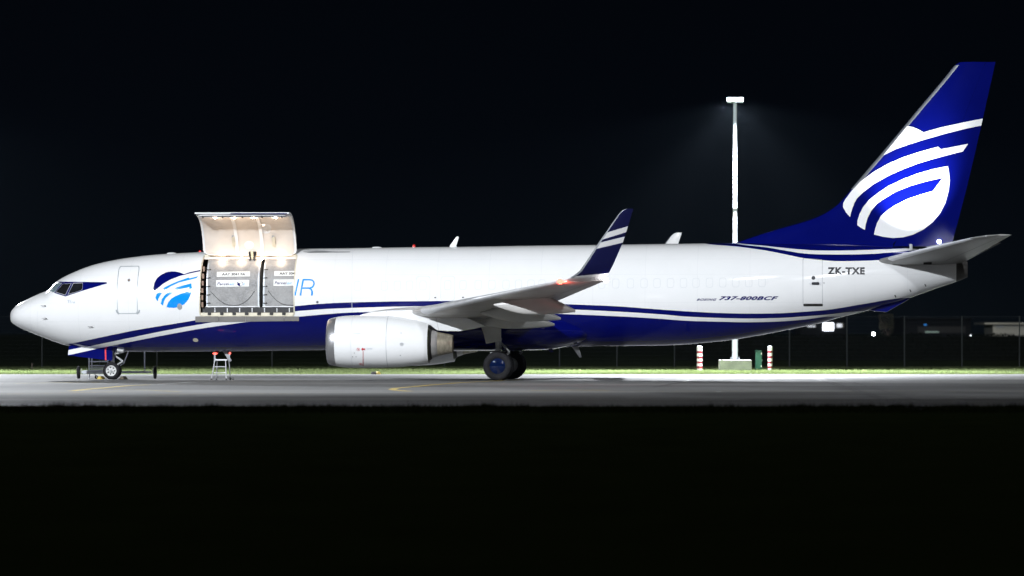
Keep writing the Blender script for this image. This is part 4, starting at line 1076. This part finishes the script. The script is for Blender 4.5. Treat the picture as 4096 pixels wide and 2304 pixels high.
# lower edge of the door: latch beam with fittings, skin lip
def bar(name, mat, v0, v1, d0, d1, u0, u1):
    g = []
    for u in (u0, u1):
        for v, d in ((v0, d0), (v1, d0), (v1, d1), (v0, d1)): g.append(door_pt(DL+(DR_-DL)*u, v, d))
    return mk(name, g, [(0,1,2,3), (7,6,5,4), (0,4,5,1), (1,5,6,2), (2,6,7,3), (3,7,4,0)], mat, cd, smooth=False)
bar('latch_beam', M['steel'], 0.915, 0.965, 0.13, 0.19, 0.03, 0.97)
for i in range(9): bar('latch_hook', M['frame_cream'] if i % 2 else M['dark'], 0.905, 0.975, 0.135, 0.215, 0.07+i*0.105, 0.082+i*0.105)
for u in (0.2, 0.4, 0.6, 0.84):
    c_ = Vector(door_pt(DL+(DR_-DL)*u, 0.885, 0.20)); q = MB(); q.sphere(c_, 0.045, 12, 8, sc=(1.5, .8, .8)); q.build('door_lamp', M['warm'], cd, smooth=True)
    c_ = Vector(door_pt(DL+(DR_-DL)*u, 0.86, 0.36)); point('door_light', c_, 7, 0.05, (1.0, 0.72, 0.5), AC)
bar('door_skin_lip', M['white'], 0.985, 1.03, -0.01, 0.05, 0.0, 1.0)
bar('skin_stripe', M['navy'], 1.003, 1.034, 0.02, 0.056, 0.38, 0.98)
a_ = at(1007, 1000, 1.3)[0]; uu = (a_-DL)/(DR_-DL)
bar('actuator_plate', M['tray'], 0.0, 0.06, 0.15, 0.22, uu-0.04, uu+0.04)

# ------------------------------------------------------------------ freight containers standing in the hold
def container(a0, a1, label, idt, brand_icon, pixels):
    c = empty('freight_container', Vector((P0X, P0Y, 0)), -YAW)
    tag(c, label, 'container', 'freight containers in the doorway')
    prof = [(1.57, 2.86), (1.57, 3.75), (1.53, 3.98), (1.45, 4.2), (1.31, 4.42), (1.13, 4.6), (1.0, 4.72), (-1.0, 4.72), (-1.31, 4.42), (-1.57, 3.75), (-1.57, 2.86)]
    rings = [[W(a, l, z) for l, z in prof] for a in (a0+0.02, a1-0.02)]
    b = MB(); b.loft(rings); b.build('container_body', M['uld'], c, smooth=True, sharp=40)
    def sf(a, z):
        for (l0, z0), (l1, z1) in zip(prof, prof[1:]):
            if z0 <= z <= z1: return l0+(l1-l0)*(z-z0)/(z1-z0)
        return 1.57 if z < 2.86 else 1.0
    def cp(px, py):
        l = 1.57
        for _ in range(4): a, z = at(px, py, l); l = sf(a, z)
        return a, z
    b = MB(); b.box(W((a0+a1)/2, 1.50, 2.875), (a1-a0, 0.20, 0.03)); b.build('container_pallet', M['alu'], c)
    for a in (a0+0.05, a1-0.05):
        drape([[(a-0.03, 2.90), (a+0.03, 2.90), (a+0.03, 4.6), (a-0.03, 4.6)]], 'edge_profile', M['galv'], sf, 0.008, c, thick=0.006)
    for k in range(5):
        z = 3.0+k*0.33; q = MB(); l = sf(a0, z); q.cyl(W(a0+0.03, l+0.03, z), W(a0+0.16, l+0.03, z+0.015), 0.016, 0.012, 8); q.sphere(W(a0+0.16, l+0.03, z+0.015), 0.026, 8, 6); q.build('curtain_hook', M['dark'], c)
    return c, sf, cp
k2 = lambda x, y: (790+x*.2001, 1000+y*.2001)
A0 = at(*k2(165, 800), 1.57)[0]; A1 = at(*k2(1245, 800), 1.57)[0]; A2 = at(*k2(1300, 800), 1.57)[0]
for n_, (a0, a1, lab, plate, brand, txt, strap) in enumerate((
        (A0, A1, 'mottled aluminium freight container fully seen in the doorway, marked AAY 3041 FA', [(388,437),(1048,428),(1048,527),(385,536)], [(377,605),(1035,598),(1027,730),(372,738)], 'AAY 3041 FA', [(262,828),(330,900),(430,1000),(540,1075),(640,1104),(750,1110),(830,1100),(920,1060),(1000,1000),(1080,910),(1138,822)]),
        (A2, A2+2.2, 'mottled aluminium freight container cut off by the rear edge of the doorway', [(1536,422),(2196,414),(2196,512),(1534,521)], [(1524,592),(2180,584),(2172,712),(1518,720)], 'AAY 3042 FA', [(1410,812),(1480,905),(1580,1010),(1680,1075),(1790,1100),(1920,1110),(2000,1095)]))):
    c, sf, cp = container(a0, a1, lab, None, None, None)
    Q = [cp(*k2(*p)) for p in plate]; pl = drape([Q], 'number_plate', M['post_white'], sf, 0.010, c, 1, 0.03)
    x0, x1 = Q[3][0]+0.155*(Q[2][0]-Q[3][0]), Q[3][0]+0.86*(Q[2][0]-Q[3][0]); z0, z1 = Q[3][1]+0.26*(Q[0][1]-Q[3][1]), Q[3][1]+0.80*(Q[0][1]-Q[3][1])
    drape(text_polys(txt, x0, z0, x1-x0, z1-z0, bold=0.03), 'plate_lettering', M['black_ink'], sf, 0.016, c, 1, 0.03)
    Q = [cp(*k2(*p)) for p in brand]; drape([Q], 'brand_plate', M['post_white'], sf, 0.010, c, 1, 0.03)
    wq, hq = Q[2][0]-Q[3][0], Q[0][1]-Q[3][1]; bx, bz = Q[3]
    drape(text_polys('Parcel', bx+0.035*wq, bz+0.27*hq, 0.37*wq, 0.46*hq, shear=0.2, bold=0.012), 'brand_lettering', M['navy'], sf, 0.016, c, 1, 0.03)
    drape(text_polys('air', bx+0.415*wq, bz+0.27*hq, 0.16*wq, 0.42*hq, shear=0.2, bold=0.005), 'brand_lettering', M['skyblue'], sf, 0.016, c, 1, 0.03)
    cxm, czm = bx+0.73*wq, bz+0.5*hq; s = 0.40*hq; wx_ = s*1.0
    hexa = [(cxm, czm+s), (cxm+wx_, czm+s*.55), (cxm+wx_, czm-s*.5), (cxm, czm-s), (cxm-wx_, czm-s*.5), (cxm-wx_, czm+s*.55)]
    lines = []
    for i in range(6): lines += stroke([hexa[i], hexa[(i+1) % 6]], 0.010)
    for i in (1, 3, 5): lines += stroke([(cxm, czm), hexa[i]], 0.010)
    drape(lines + [[(cxm, czm), hexa[5], hexa[4], hexa[3]]], 'parcel_icon', M['navy'], sf, 0.016, c, 1, 0.03)
    drape([[(cxm+wx_*1.15, czm+s*y), (cxm+wx_*(1.9+e), czm+s*(y+.05)), (cxm+wx_*(1.9+e), czm+s*(y-.07)), (cxm+wx_*1.15, czm+s*(y-.12))] for y, e in ((.3, .3), (-.05, .1), (-.4, -.2))], 'speed_lines', M['skyblue'], sf, 0.016, c, 1, 0.03)
    q = MB(); q.tube([W(cp(*k2(*p))[0], sf(*cp(*k2(*p)))+0.012, cp(*k2(*p))[1]) for p in strap], 0.011, 6); q.build('pull_strap', M['dark'], c, smooth=True)

# ------------------------------------------------------------------ things standing round the aircraft
# wheeled boarding steps on the far side of the nose
GY = 171.4
def nx(x, y, Y=GY): return wpt(260+x*.15528, 1360+y*.15528, Y)
bx0 = nx(1200, 1000)
ST = empty('wheeled_steps', (bx0[0], GY, 0))
tag(ST, 'grey wheeled steps standing behind the nose wheel', 'steps')
def loc(p): return (p[0]-bx0[0], p[1]-GY, p[2])
def L(x, y, dY=0.0): return loc(nx(x, y, GY+dY))
for x, dd in ((350, 0), (2320, 0)):
    c = L(x, 0); T = MB(); T.lathe([(-.055, .10), (-.06, .2), (-.045, .245), (0, .255), (.045, .245), (.06, .2), (.055, .10)], (c[0], 0, 0.255), 'x', 28)
    w_ = T.build('trolley_wheel', M['rubber'], ST, smooth=True, sharp=50)
    T = MB(); T.cyl((c[0]-.05, 0, .255), (c[0]+.05, 0, .255), .12, .12, 16); T.build('wheel_disc', M['steel'], w_)
p, q_ = L(430, 880), L(2230, 880); b = MB(); b.box(((p[0]+q_[0])/2, 0, 0.27), (q_[0]-p[0], 0.1, 0.09)); b.build('axle_beam', M['pole'], ST, bevel=0.01)
p, q_ = L(470, 870), L(1060, 870); b = MB(); b.box(((p[0]+q_[0])/2, -0.12, 0.27), (q_[0]-p[0], 0.22, 0.14)); b.build('chassis_box', M['pole'], ST, bevel=0.015)
for x in (622, 1110):
    p = L(x, 800); b = MB(); b.box((p[0], -0.05, 1.45), (0.055, 0.06, 2.3)); b.build('stair_stringer', M['pole'], ST, bevel=0.006)
p, q_ = L(650, 0), L(1100, 0)
for y in (775, 722, 665, 555):
    z = L(0, y)[2]; b = MB(); b.box(((p[0]+q_[0])/2, 0.05, z), (q_[0]-p[0], 0.18, 0.045)); b.build('step_tread', M['pole'], ST, bevel=0.006)
for k in range(5):
    b = MB(); b.box(((p[0]+q_[0])/2, 0.30+k*.2, 1.15+k*.25), (q_[0]-p[0], 0.2, 0.045)); b.build('step_tread', M['pole'], ST, bevel=0.006)
p = L(690, 0); b = MB(); b.box((p[0], 0.02, 1.0), (0.05, 0.04, 1.1)); b.build('stair_stringer', M['pole'], ST, bevel=0.006)
p = L(2050, 0); b = MB(); b.box((p[0], 0.02, 1.35), (0.05, 0.05, 2.2)); b.build('platform_post', M['pole'], ST, bevel=0.006)
b = MB(); s0, s1 = L(1515, 600), L(1670, 300); b.cyl(s0, (s1[0]+.25, 0.02, s1[2]+0.8), 0.022, 0.022, 8); b.cyl(s0, L(1110, 860), 0.018, 0.018, 8); b.build('diagonal_brace', M['pole'], ST)
p0_, p1_ = L(600, 0), L(2070, 0); b = MB(); b.box(((p0_[0]+p1_[0])/2, 0.6, 2.48), (p1_[0]-p0_[0], 1.3, 0.06)); b.build('platform', M['pole'], ST, bevel=0.01)
p = L(640, 980); b = MB(); b.cyl((p[0], -.12, 0.0), (p[0], -.12, .25), 0.02, 0.02, 8); b.cyl((p[0], -.12, 0.0), (p[0], -.12, .015), 0.05, 0.05, 10); b.build('jack_leg', M['pole'], ST)
p = L(820, 960); b = MB(); b.lathe([(-.03, .03), (-.03, .07), (.03, .07), (.03, .03)], (p[0], -.12, 0.07), 'y', 18); b.cyl((p[0]-.02, -.12, .07), (p[0]-.08, -.12, .25), .015, .015, 6); b.build('jockey_wheel', M['rubber'], ST)
for x in (420, 560, 2260):
    p = L(x, 760); b = MB(); b.box((p[0], 0.0, .31), (0.03, .08, .2)); b.build('wheel_bracket', M['steel'], ST)

# chocks at the nose wheel
def chock(X, Y, w, rz, mat, label):
    o = MB().loft([[(x, -w/2, 0), (x*0.35, -w/2, .11), ] if False else [(-.11, y, 0.0), (.11, y, 0.0), (.04, y, .12), (-.04, y, .12)] for y in (-w/2, w/2)]).build('wheel_chock', mat, None, bevel=0.012)
    o.location = (X, Y, 0.006); o.rotation_euler = (0, 0, rz); tag(o, label, 'chock', 'wheel chocks'); return o
def aw(a, l): return P0X+a*CY-l*SY, P0Y-a*SY-l*CY
X, Y = aw(NA-0.44, 0.1); chock(X, Y, 0.75, R(-5), M['yellow'], 'yellow wheel chock in front of the nose wheel')
M['chock_dark'] = pbr('grimy_wood', (0.10, 0.085, 0.06), 0.8, 0, 0.3, 9)
X, Y = aw(NA+0.46, 0.1); chock(X, Y, 0.75, R(-5), M['chock_dark'], 'grimy wheel chock behind the nose wheel')
X, Y = gpt(1511, 1498); c = chock(X, Y+0.3, 0.25, R(20), M['yellow'], 'yellow chock lying alone on the far grass edge below the engine')
X, Y = gpt(1495, 1498); c = chock(X, Y+0.2, 0.2, R(60), M['dark'], 'black chock lying beside the yellow one on the far grass edge')

# small aluminium stepladder under the belly
LX, LY = gpt(884, 1520); LD = empty('step_ladder', (LX, LY, 0)); tag(LD, 'small aluminium step ladder with red caps below the forward belly', 'ladder')
def lz(x, y, dY=0.0):
    X, Y, Z = wpt(800+x*.11044, 1380+y*.11044, LY); return (X-LX, dY, Z)
for (xt, yt, xb, yb, d0, d1) in ((540,560,432,1265,-.12,-.26), (612,560,586,1262,.12,.26), (935,560,968,1270,-.12,-.26), (1040,560,1085,1255,.12,.26)):
    p, q_ = lz(xt, yt, d0), lz(xb, yb, d1); q_ = (q_[0], q_[1], 0.02)
    b = MB(); b.cyl(p, q_, .02, .022, 8); lg = b.build('ladder_leg', M['alu'], LD, smooth=True)
    b = MB(); b.cyl((q_[0], q_[1], 0.004), (q_[0], q_[1], .06), .03, .028, 8); b.build('rubber_foot', M['rubber'], lg)
p, q_ = lz(560, 540), lz(985, 540); b = MB(); b.box(((p[0]+q_[0])/2, 0, p[2]), (q_[0]-p[0], .3, .06)); b.build('ladder_top', M['alu'], LD, bevel=.01)
for y in (785, 1000):
    p, q_ = lz(545-(y-785)*.15, y), lz(960+(y-785)*.02, y); b = MB(); b.box(((p[0]+q_[0])/2, -.17-(y-785)*.0002, p[2]), (q_[0]-p[0], .05, .028)); b.build('ladder_rung', M['alu'], LD)
p, q_ = lz(535, 600, .0), lz(540, 330, .0); b = MB(); b.cyl(p, q_, .035, .035, 8); b.build('grab_post', M['galv'], LD)
p = lz(545, 310); b = MB(); b.sphere(p, .07, 12, 8, sc=(1.4, 1, .6)); b.build('marker_lamp', M['beacon'], LD, smooth=True)
p, q_ = lz(1050, 560, .1), lz(1075, 320, .1); b = MB(); b.cyl(p, q_, .018, .018, 8); b.build('grab_post', M['galv'], LD)
p = lz(1078, 298, .1); b = MB(); b.sphere(p, .045, 12, 8); b.build('marker_lamp', M['beacon'], LD, smooth=True)
for x in (1075, 1180):
    p = lz(x, 1205, .2); b = MB(); b.lathe([(-.02, .03), (-.02, .05), (.02, .05), (.02, .03)], (p[0], .2, .05), 'y', 14); b.build('castor', M['rubber'], LD)

# ------------------------------------------------------------------ floodlight masts
def mast(X, Y, H, heads_px, power, label, aim, size, blend=0.7, base=True, sides=()):
    m = empty('floodlight_mast', (X, Y, 0)); tag(m, label, 'floodlight', 'apron floodlight masts')
    if base:
        b = MB(); b.box((0, 0, 0.25), (1.55, 1.55, 0.53)); b.build('concrete_block', M['concrete'], m, bevel=0.012)
        b = MB(); b.box((0, 0, 0.535), (0.48, 0.48, 0.03)); pb = b.build('base_plate', M['galv'], m)
        b = MB()
        for i in (-1, 1):
            for j in (-1, 1): b.cyl((i*.19, j*.19, .54), (i*.19, j*.19, .66), .02, .02, 8)
        b.build('anchor_bolts', M['galv'], pb)
    b = MB(); b.cyl((0, 0, .55), (0, 0, H-0.1), 0.145, 0.085, 12); b.build('pole', M['pole'], m, smooth=True, sharp=20)
    b = MB(); b.cyl((0, 0, H*0.6), (0, 0, H*0.6+.06), .13, .13, 12); b.build('pole_collar', M['galv'], m)
    b = MB(); b.box((0, 0, H-0.05), (0.8, 0.07, 0.07)); b.build('crossbar', M['galv'], m)
    d = (Vector(aim)-Vector((X, Y, H))); d.normalize()
    rz = math.atan2(d.x, -d.y)
    for k in (-0.27, 0.0, 0.27):
        rot = Matrix.Rotation(rz, 3, 'Z') @ Matrix.Rotation(R(-28), 3, 'X')
        c = Vector((k, -0.16 if aim[1] < Y else 0.16, H-0.04))
        if aim[1] > Y: rot = Matrix.Rotation(math.atan2(-d.x, d.y), 3, 'Z') @ Matrix.Rotation(R(28), 3, 'X')
        b = MB(); b.box(c, (0.24, 0.16, 0.22), rot); hd = b.build('lamp_head', M['galv'], m, bevel=0.015)
        s = -1 if aim[1] < Y else 1
        b = MB(); b.box(c+rot @ Vector((0, s*0.085, 0)), (0.21, 0.012, 0.19), rot); b.build('lamp_lens', M['flood'], hd)
    s = -1 if aim[1] < Y else 1
    lo = (0, s*0.55, H-0.12)
    o = spot('floodlight', lo, Vector(aim)-Vector((X, Y, 0)), power, size, blend, 0.22, (0.90, 0.94, 1.0), m)
    for sx in sides: spot('floodlight', (0.3*sx, s*0.35, H-0.12), (15*sx, s*5.5, 0), power*0.55, 72, 0.5, 0.22, (0.90, 0.94, 1.0), m)
    return m
X, Y = gpt(2940, 1481.5)
MH = wpt(2940, 399, Y)[2]
mm = mast(X, Y, MH, None, 190000, 'tall galvanised floodlight mast on a concrete block behind the aircraft', (X-0.5, Y-MH*0.64, 0), 94, 0.45, sides=(-1, 1))
mast(-31.0, Y-1.0, MH, None, 120000, 'floodlight mast out of view beyond the left edge', (-31.0+2.5, Y-1.0-MH*1.0, 0), 92, 0.3, sides=(1,))
mast(-35.0, 96.0, 30.0, None, 300000, 'tall floodlight mast out of view at the near left of the apron', (-5, 168, 3.2), 58, 0.8)
mast(24.0, 97.0, 30.0, None, 50000, 'tall floodlight mast out of view at the near right of the apron', (0, 168, 2.4), 66, 0.8)

# bollards and cabinet by the mast
def bollard(px, py, w_px, bands, label, chipped):
    X, Y = gpt(px, py); s = Y/FPX; r = w_px*s/2
    o = empty('bollard', (X, Y, 0)); tag(o, label, 'bollard', 'striped bollards beside the floodlight mast')
    H = (py-1386)*s
    b = MB(); b.cyl((0, 0, 0), (0, 0, H), r, r, 20); b.build('post', M['post_white'], o, smooth=True, sharp=40)
    b = MB(); b.sphere((0, 0, H), r*1.01, 20, 8, sc=(1, 1, .22)); b.build('cap', M['galv'], o, smooth=True)
    for y0, y1 in bands:
        z0, z1 = (py-y1)*s, (py-y0)*s
        b = MB(); b.cyl((0, 0, z0), (0, 0, z1), r+.003, r+.003, 20, cap=False); b.build('red_band', M['post_red'], o, smooth=True)
    if chipped:
        b = MB(); b.box((-.01, -r-.003, .10), (.03, .008, .07)); b.build('chipped_paint', M['post_yellow'], o)
bk = lambda *ys: [(1360+a*.15528, 1360+b*.15528) for a, b in ys]
bollard(2798.5, 1481, 21.3, bk((283,340),(422,477),(548,602),(672,735)), 'white bollard with red bands left of the concrete mast block, its lowest band chipped', True)
bollard(3080.5, 1481, 18.2, bk((277,332),(413,467),(553,602),(672,724)), 'slimmer white bollard with red bands right of the green cabinet', False)
X, Y = gpt(3034, 1480.5); s = Y/FPX
o = empty('service_cabinet', (X, Y, 0)); tag(o, 'narrow green steel service cabinet between the mast block and the right bollard', 'cabinet')
b = MB(); b.box((0, 0, 38.5*s), (25*s, 0.34, 77*s)); bd_ = b.build('cabinet_body', M['cab_green'], o, bevel=0.008)
b = MB(); b.box((0, 0.0, 77.5*s), (27*s, 0.38, 0.025)); b.build('cabinet_lid', M['cab_green'], o, bevel=0.006)
for z in (66, 16): b = MB(); b.box((10.5*s, -.174, z*s), (.03, .012, .08)); b.build('hinge', M['frame_cream'], o)
b = MB(); b.sphere((13.5*s, 0, 39*s), .05, 10, 8, sc=(.7, 1, 1.2)); b.build('padlock_shroud', M['galv'], o, smooth=True)
b = MB(); b.box((0, -.172, 40*s), (21*s, .01, 68*s)); b.build('cabinet_door', M['cab_green'], o, bevel=0.004)

# marker stake with a mound of grass far left
X, Y = gpt(128, 1480); o = empty('marker_stake', (X, Y, 0)); tag(o, 'short wooden stake in the grass at far left', 'stake')
b = MB(); b.box((0, 0, .16), (.05, .05, .36)); b.build('stake', M['bark'], o)

# boundary fence
FY = 229.0
FN = empty('boundary_fence', (0, FY, 0)); tag(FN, 'tall wire mesh boundary fence on thin posts behind the grass', 'fence')
sp = 230/FPX*FY; x0 = (3388-2048)/FPX*FY
pm = MB().cyl((0, 0, 0), (0, 0, 2.75), .032, .032, 8).build('post', M['fence'], FN, smooth=True); first = True
wm = MB()
for k in range(14):
    z = 0.2*k+0.03; wm.box((sp/2, 0, z), (sp-.06, .003, .003))
wm.box((sp/2, 0, 2.72), (sp-.06, .008, .008))
wp = wm.build('mesh_panel', M['fence'], FN); px_list = range(-16, 8)
for i in px_list:
    if i == -16: p_, w_ = pm, wp
    else:
        p_, w_ = pm.copy(), wp.copy(); COL.objects.link(p_); COL.objects.link(w_); p_.parent = FN; w_.parent = FN
    p_.location = (x0+i*sp, 0, 0); w_.location = (x0+i*sp, 0, 0)

# ------------------------------------------------------------------ far side of the field
def bx(px0, py0, px1, py1, Y, dep, name, mat, par, root):
    a = wpt(px0, py1, Y); c = wpt(px1, py0, Y)
    b = MB(); b.box(((a[0]+c[0])/2-root[0], Y-root[1]+dep/2, (a[2]+c[2])/2), (c[0]-a[0], dep, c[2]-a[2])); return b.build(name, mat, par)
BY = 420.0
def zof(py, Y): return CAM_H+(HOR-py)/FPX*Y
X = wpt(3310, 1331, BY)[0]; r_ = (X, BY)
o = empty('lit_workshop', (X, BY, 0)); tag(o, 'low dark workshop with a bright lit bay under the aircraft tail', 'building')
bx(3200, 1270, 3384, 1380, BY, 8, 'wall', M['far_dark'], o, r_)
bx(3196, 1262, 3388, 1271, BY-0.8, 9, 'roof', M['far_dark'], o, r_)
bx(3292, 1292, 3334, 1322, BY-.15, .1, 'lit_bay', M['lit'], o, r_); bx(3347, 1295, 3368, 1309, BY-.15, .1, 'lit_window', M['lit_soft'], o, r_)
for xx in (3231, 3242, 3253): bx(xx, 1302, xx+8, 1308, BY-.15, .1, 'lit_window', M['lit_soft'], o, r_)
bx(3369, 1293, 3374, 1310, BY-.2, .1, 'door_post', M['frame_cream'], o, r_)
X = wpt(4050, 1331, 330)[0]; r_ = (X, 330.0)
o = empty('pale_shed', (X, 330, 0)); tag(o, 'pale clad shed with a flat roof at the right edge', 'shed')
bx(3972, 1297, 4140, 1345, 330, 6, 'wall', M['shed'], o, r_)
bx(3938, 1291, 4146, 1297, 329.3, 7.5, 'roof', M['shed'], o, r_)
bx(3986, 1301, 4015, 1312, 329.93, .05, 'window', M['seam'], o, r_)
for i in range(26): bx(3978+i*6.2, 1298, 3978.5+i*6.2, 1344, 329.96, .03, 'cladding_joint', M['seam'], o, r_)
point('shed_lamp', (X-3, 322, 4.5), 500, 0.1, (1.0, 0.95, 0.85))
X = wpt(3750, 1331, 360)[0]; r_ = (X, 360.0)
o = empty('dark_hangar', (X, 360, 0)); tag(o, 'dark low hangar with a dim lit strip and a blue sign, right of the tail', 'hangar')
bx(3614, 1276, 3884, 1350, 360, 12, 'wall', M['far_dark'], o, r_)
bx(3610, 1272, 3888, 1277, 359, 14, 'roof', M['far_dark'], o, r_)
bx(3672, 1306, 3862, 1331, 359.9, .1, 'hangar_door', M['hangar_door'], o, r_)
bx(3701, 1326, 3755, 1330, 359.7, .1, 'lit_strip', M['lit_dim'], o, r_); bx(3696, 1297, 3707, 1301, 359.7, .1, 'blue_sign', M['lit_blue'], o, r_)
# small lamps on the field
for px, py, r, lab in ((3494, 1337, .10, 'bright white ground lamp shining on the dark field below the tail'), (3609, 1347.5, .035, 'tiny lamp beside a low pale slab near the fence'), (3882.5, 1342, .04, 'tiny greenish lamp at the foot of the dark hangar')):
    X, Y, Z = wpt(px, py, 300); o = empty('field_lamp', (X, Y, 0)); tag(o, lab, 'lamp', 'small lamps on the dark field')
    b = MB(); b.cyl((0, 0, 0), (0, 0, Z), .03, .03, 8); b.build('lamp_post', M['steel'], o)
    b = MB(); b.sphere((0, 0, Z), r, 12, 8); b.build('lamp_globe', M['strobe'] if r > .05 else M['lit'], o, smooth=True)
# dark hedge hiding the foot of the far buildings
HY = 285.0; hx0, hx1 = wpt(2700, 0, HY)[0], wpt(4500, 0, HY)[0]; hh = zof(1340, HY)
o = empty('hedge', ((hx0+hx1)/2, HY, 0)); tag(o, 'long dark hedge in front of the far buildings', 'hedge')
b = MB(); b.box((0, 0, hh/2-.06), (hx1-hx0, .7, hh-.12)); M['twig'] = pbr('hedge_twigs', (0.008, 0.009, 0.006), 0.95, 0, 0.3, 5, spec=0.0)
b.build('branches', M['twig'], o)
n = 24000; P = np.stack([RNG.uniform(hx0-o.location.x, hx1-o.location.x, n), RNG.uniform(-.5, .5, n), RNG.random(n)**.6*hh], 1); P[:, 2] += .1*np.sin(P[:, 0]*1.7)*np.sin(P[:, 0]*.6+1)
v = np.stack([P, P+RNG.normal(0, .07, (n, 3)), P+RNG.normal(0, .07, (n, 3))], 1).reshape(-1, 3)
M['hedge_leaf'] = pbr('hedge_leaf', (0.010, 0.013, 0.008), 0.9, 0, 0.3, 5, spec=0.0)
hf = tri_mesh('foliage', v, M['hedge_leaf']); hf.parent = o
# bare-crowned tree
X, Y, Z = wpt(3545, 1335, 300); o = empty('tree', (X, Y, 0)); tag(o, 'small dim brown tree standing beyond the fence under the tail', 'tree')
b = MB(); b.cyl((0, 0, 0), (0.05, 0, 1.4), .11, .08, 8)
for k in range(9):
    t = random.uniform(0, 6.28); b.cyl((0.05, 0, 1.2+k*.1), (0.05+.6*math.cos(t), .6*math.sin(t), 1.8+k*.16), .04, .015, 6)
b.build('trunk', M['bark'], o)
n = 2500; d = RNG.normal(0, 1, (n, 3)); d /= np.linalg.norm(d, axis=1)[:, None]; rr = RNG.random(n)[:, None]**.5
cc = np.array([0.05, 0, 2.5])+d*rr*np.array([.65, .65, .85]); cc += 0.12*np.sin(cc*7)
t1 = RNG.normal(0, .035, (n, 3)); t2 = RNG.normal(0, .035, (n, 3)); v = np.stack([cc, cc+t1, cc+t2], 1).reshape(-1, 3)
cr = tri_mesh('crown', v, M['leaf']); cr.parent = o

# ------------------------------------------------------------------ night air
hz = MB(); hz.box((0, 205, 17.5), (560, 520, 37)); hz = hz.build('haze', [], None)
tag(hz, 'thin night air glowing round the floodlights', 'haze', kind='stuff')
hm = bpy.data.materials.new('night_air'); hm.use_nodes = True; hm.node_tree.nodes.clear()
ho = hm.node_tree.nodes.new('ShaderNodeOutputMaterial'); hv = hm.node_tree.nodes.new('ShaderNodeVolumePrincipled')
hv.inputs['Color'].default_value = (0.62, 0.80, 1.0, 1); hv.inputs['Density'].default_value = 0.000016; hv.inputs['Anisotropy'].default_value = 0.0
hm.node_tree.links.new(hv.outputs[0], ho.inputs['Volume']); hz.data.materials.append(hm)
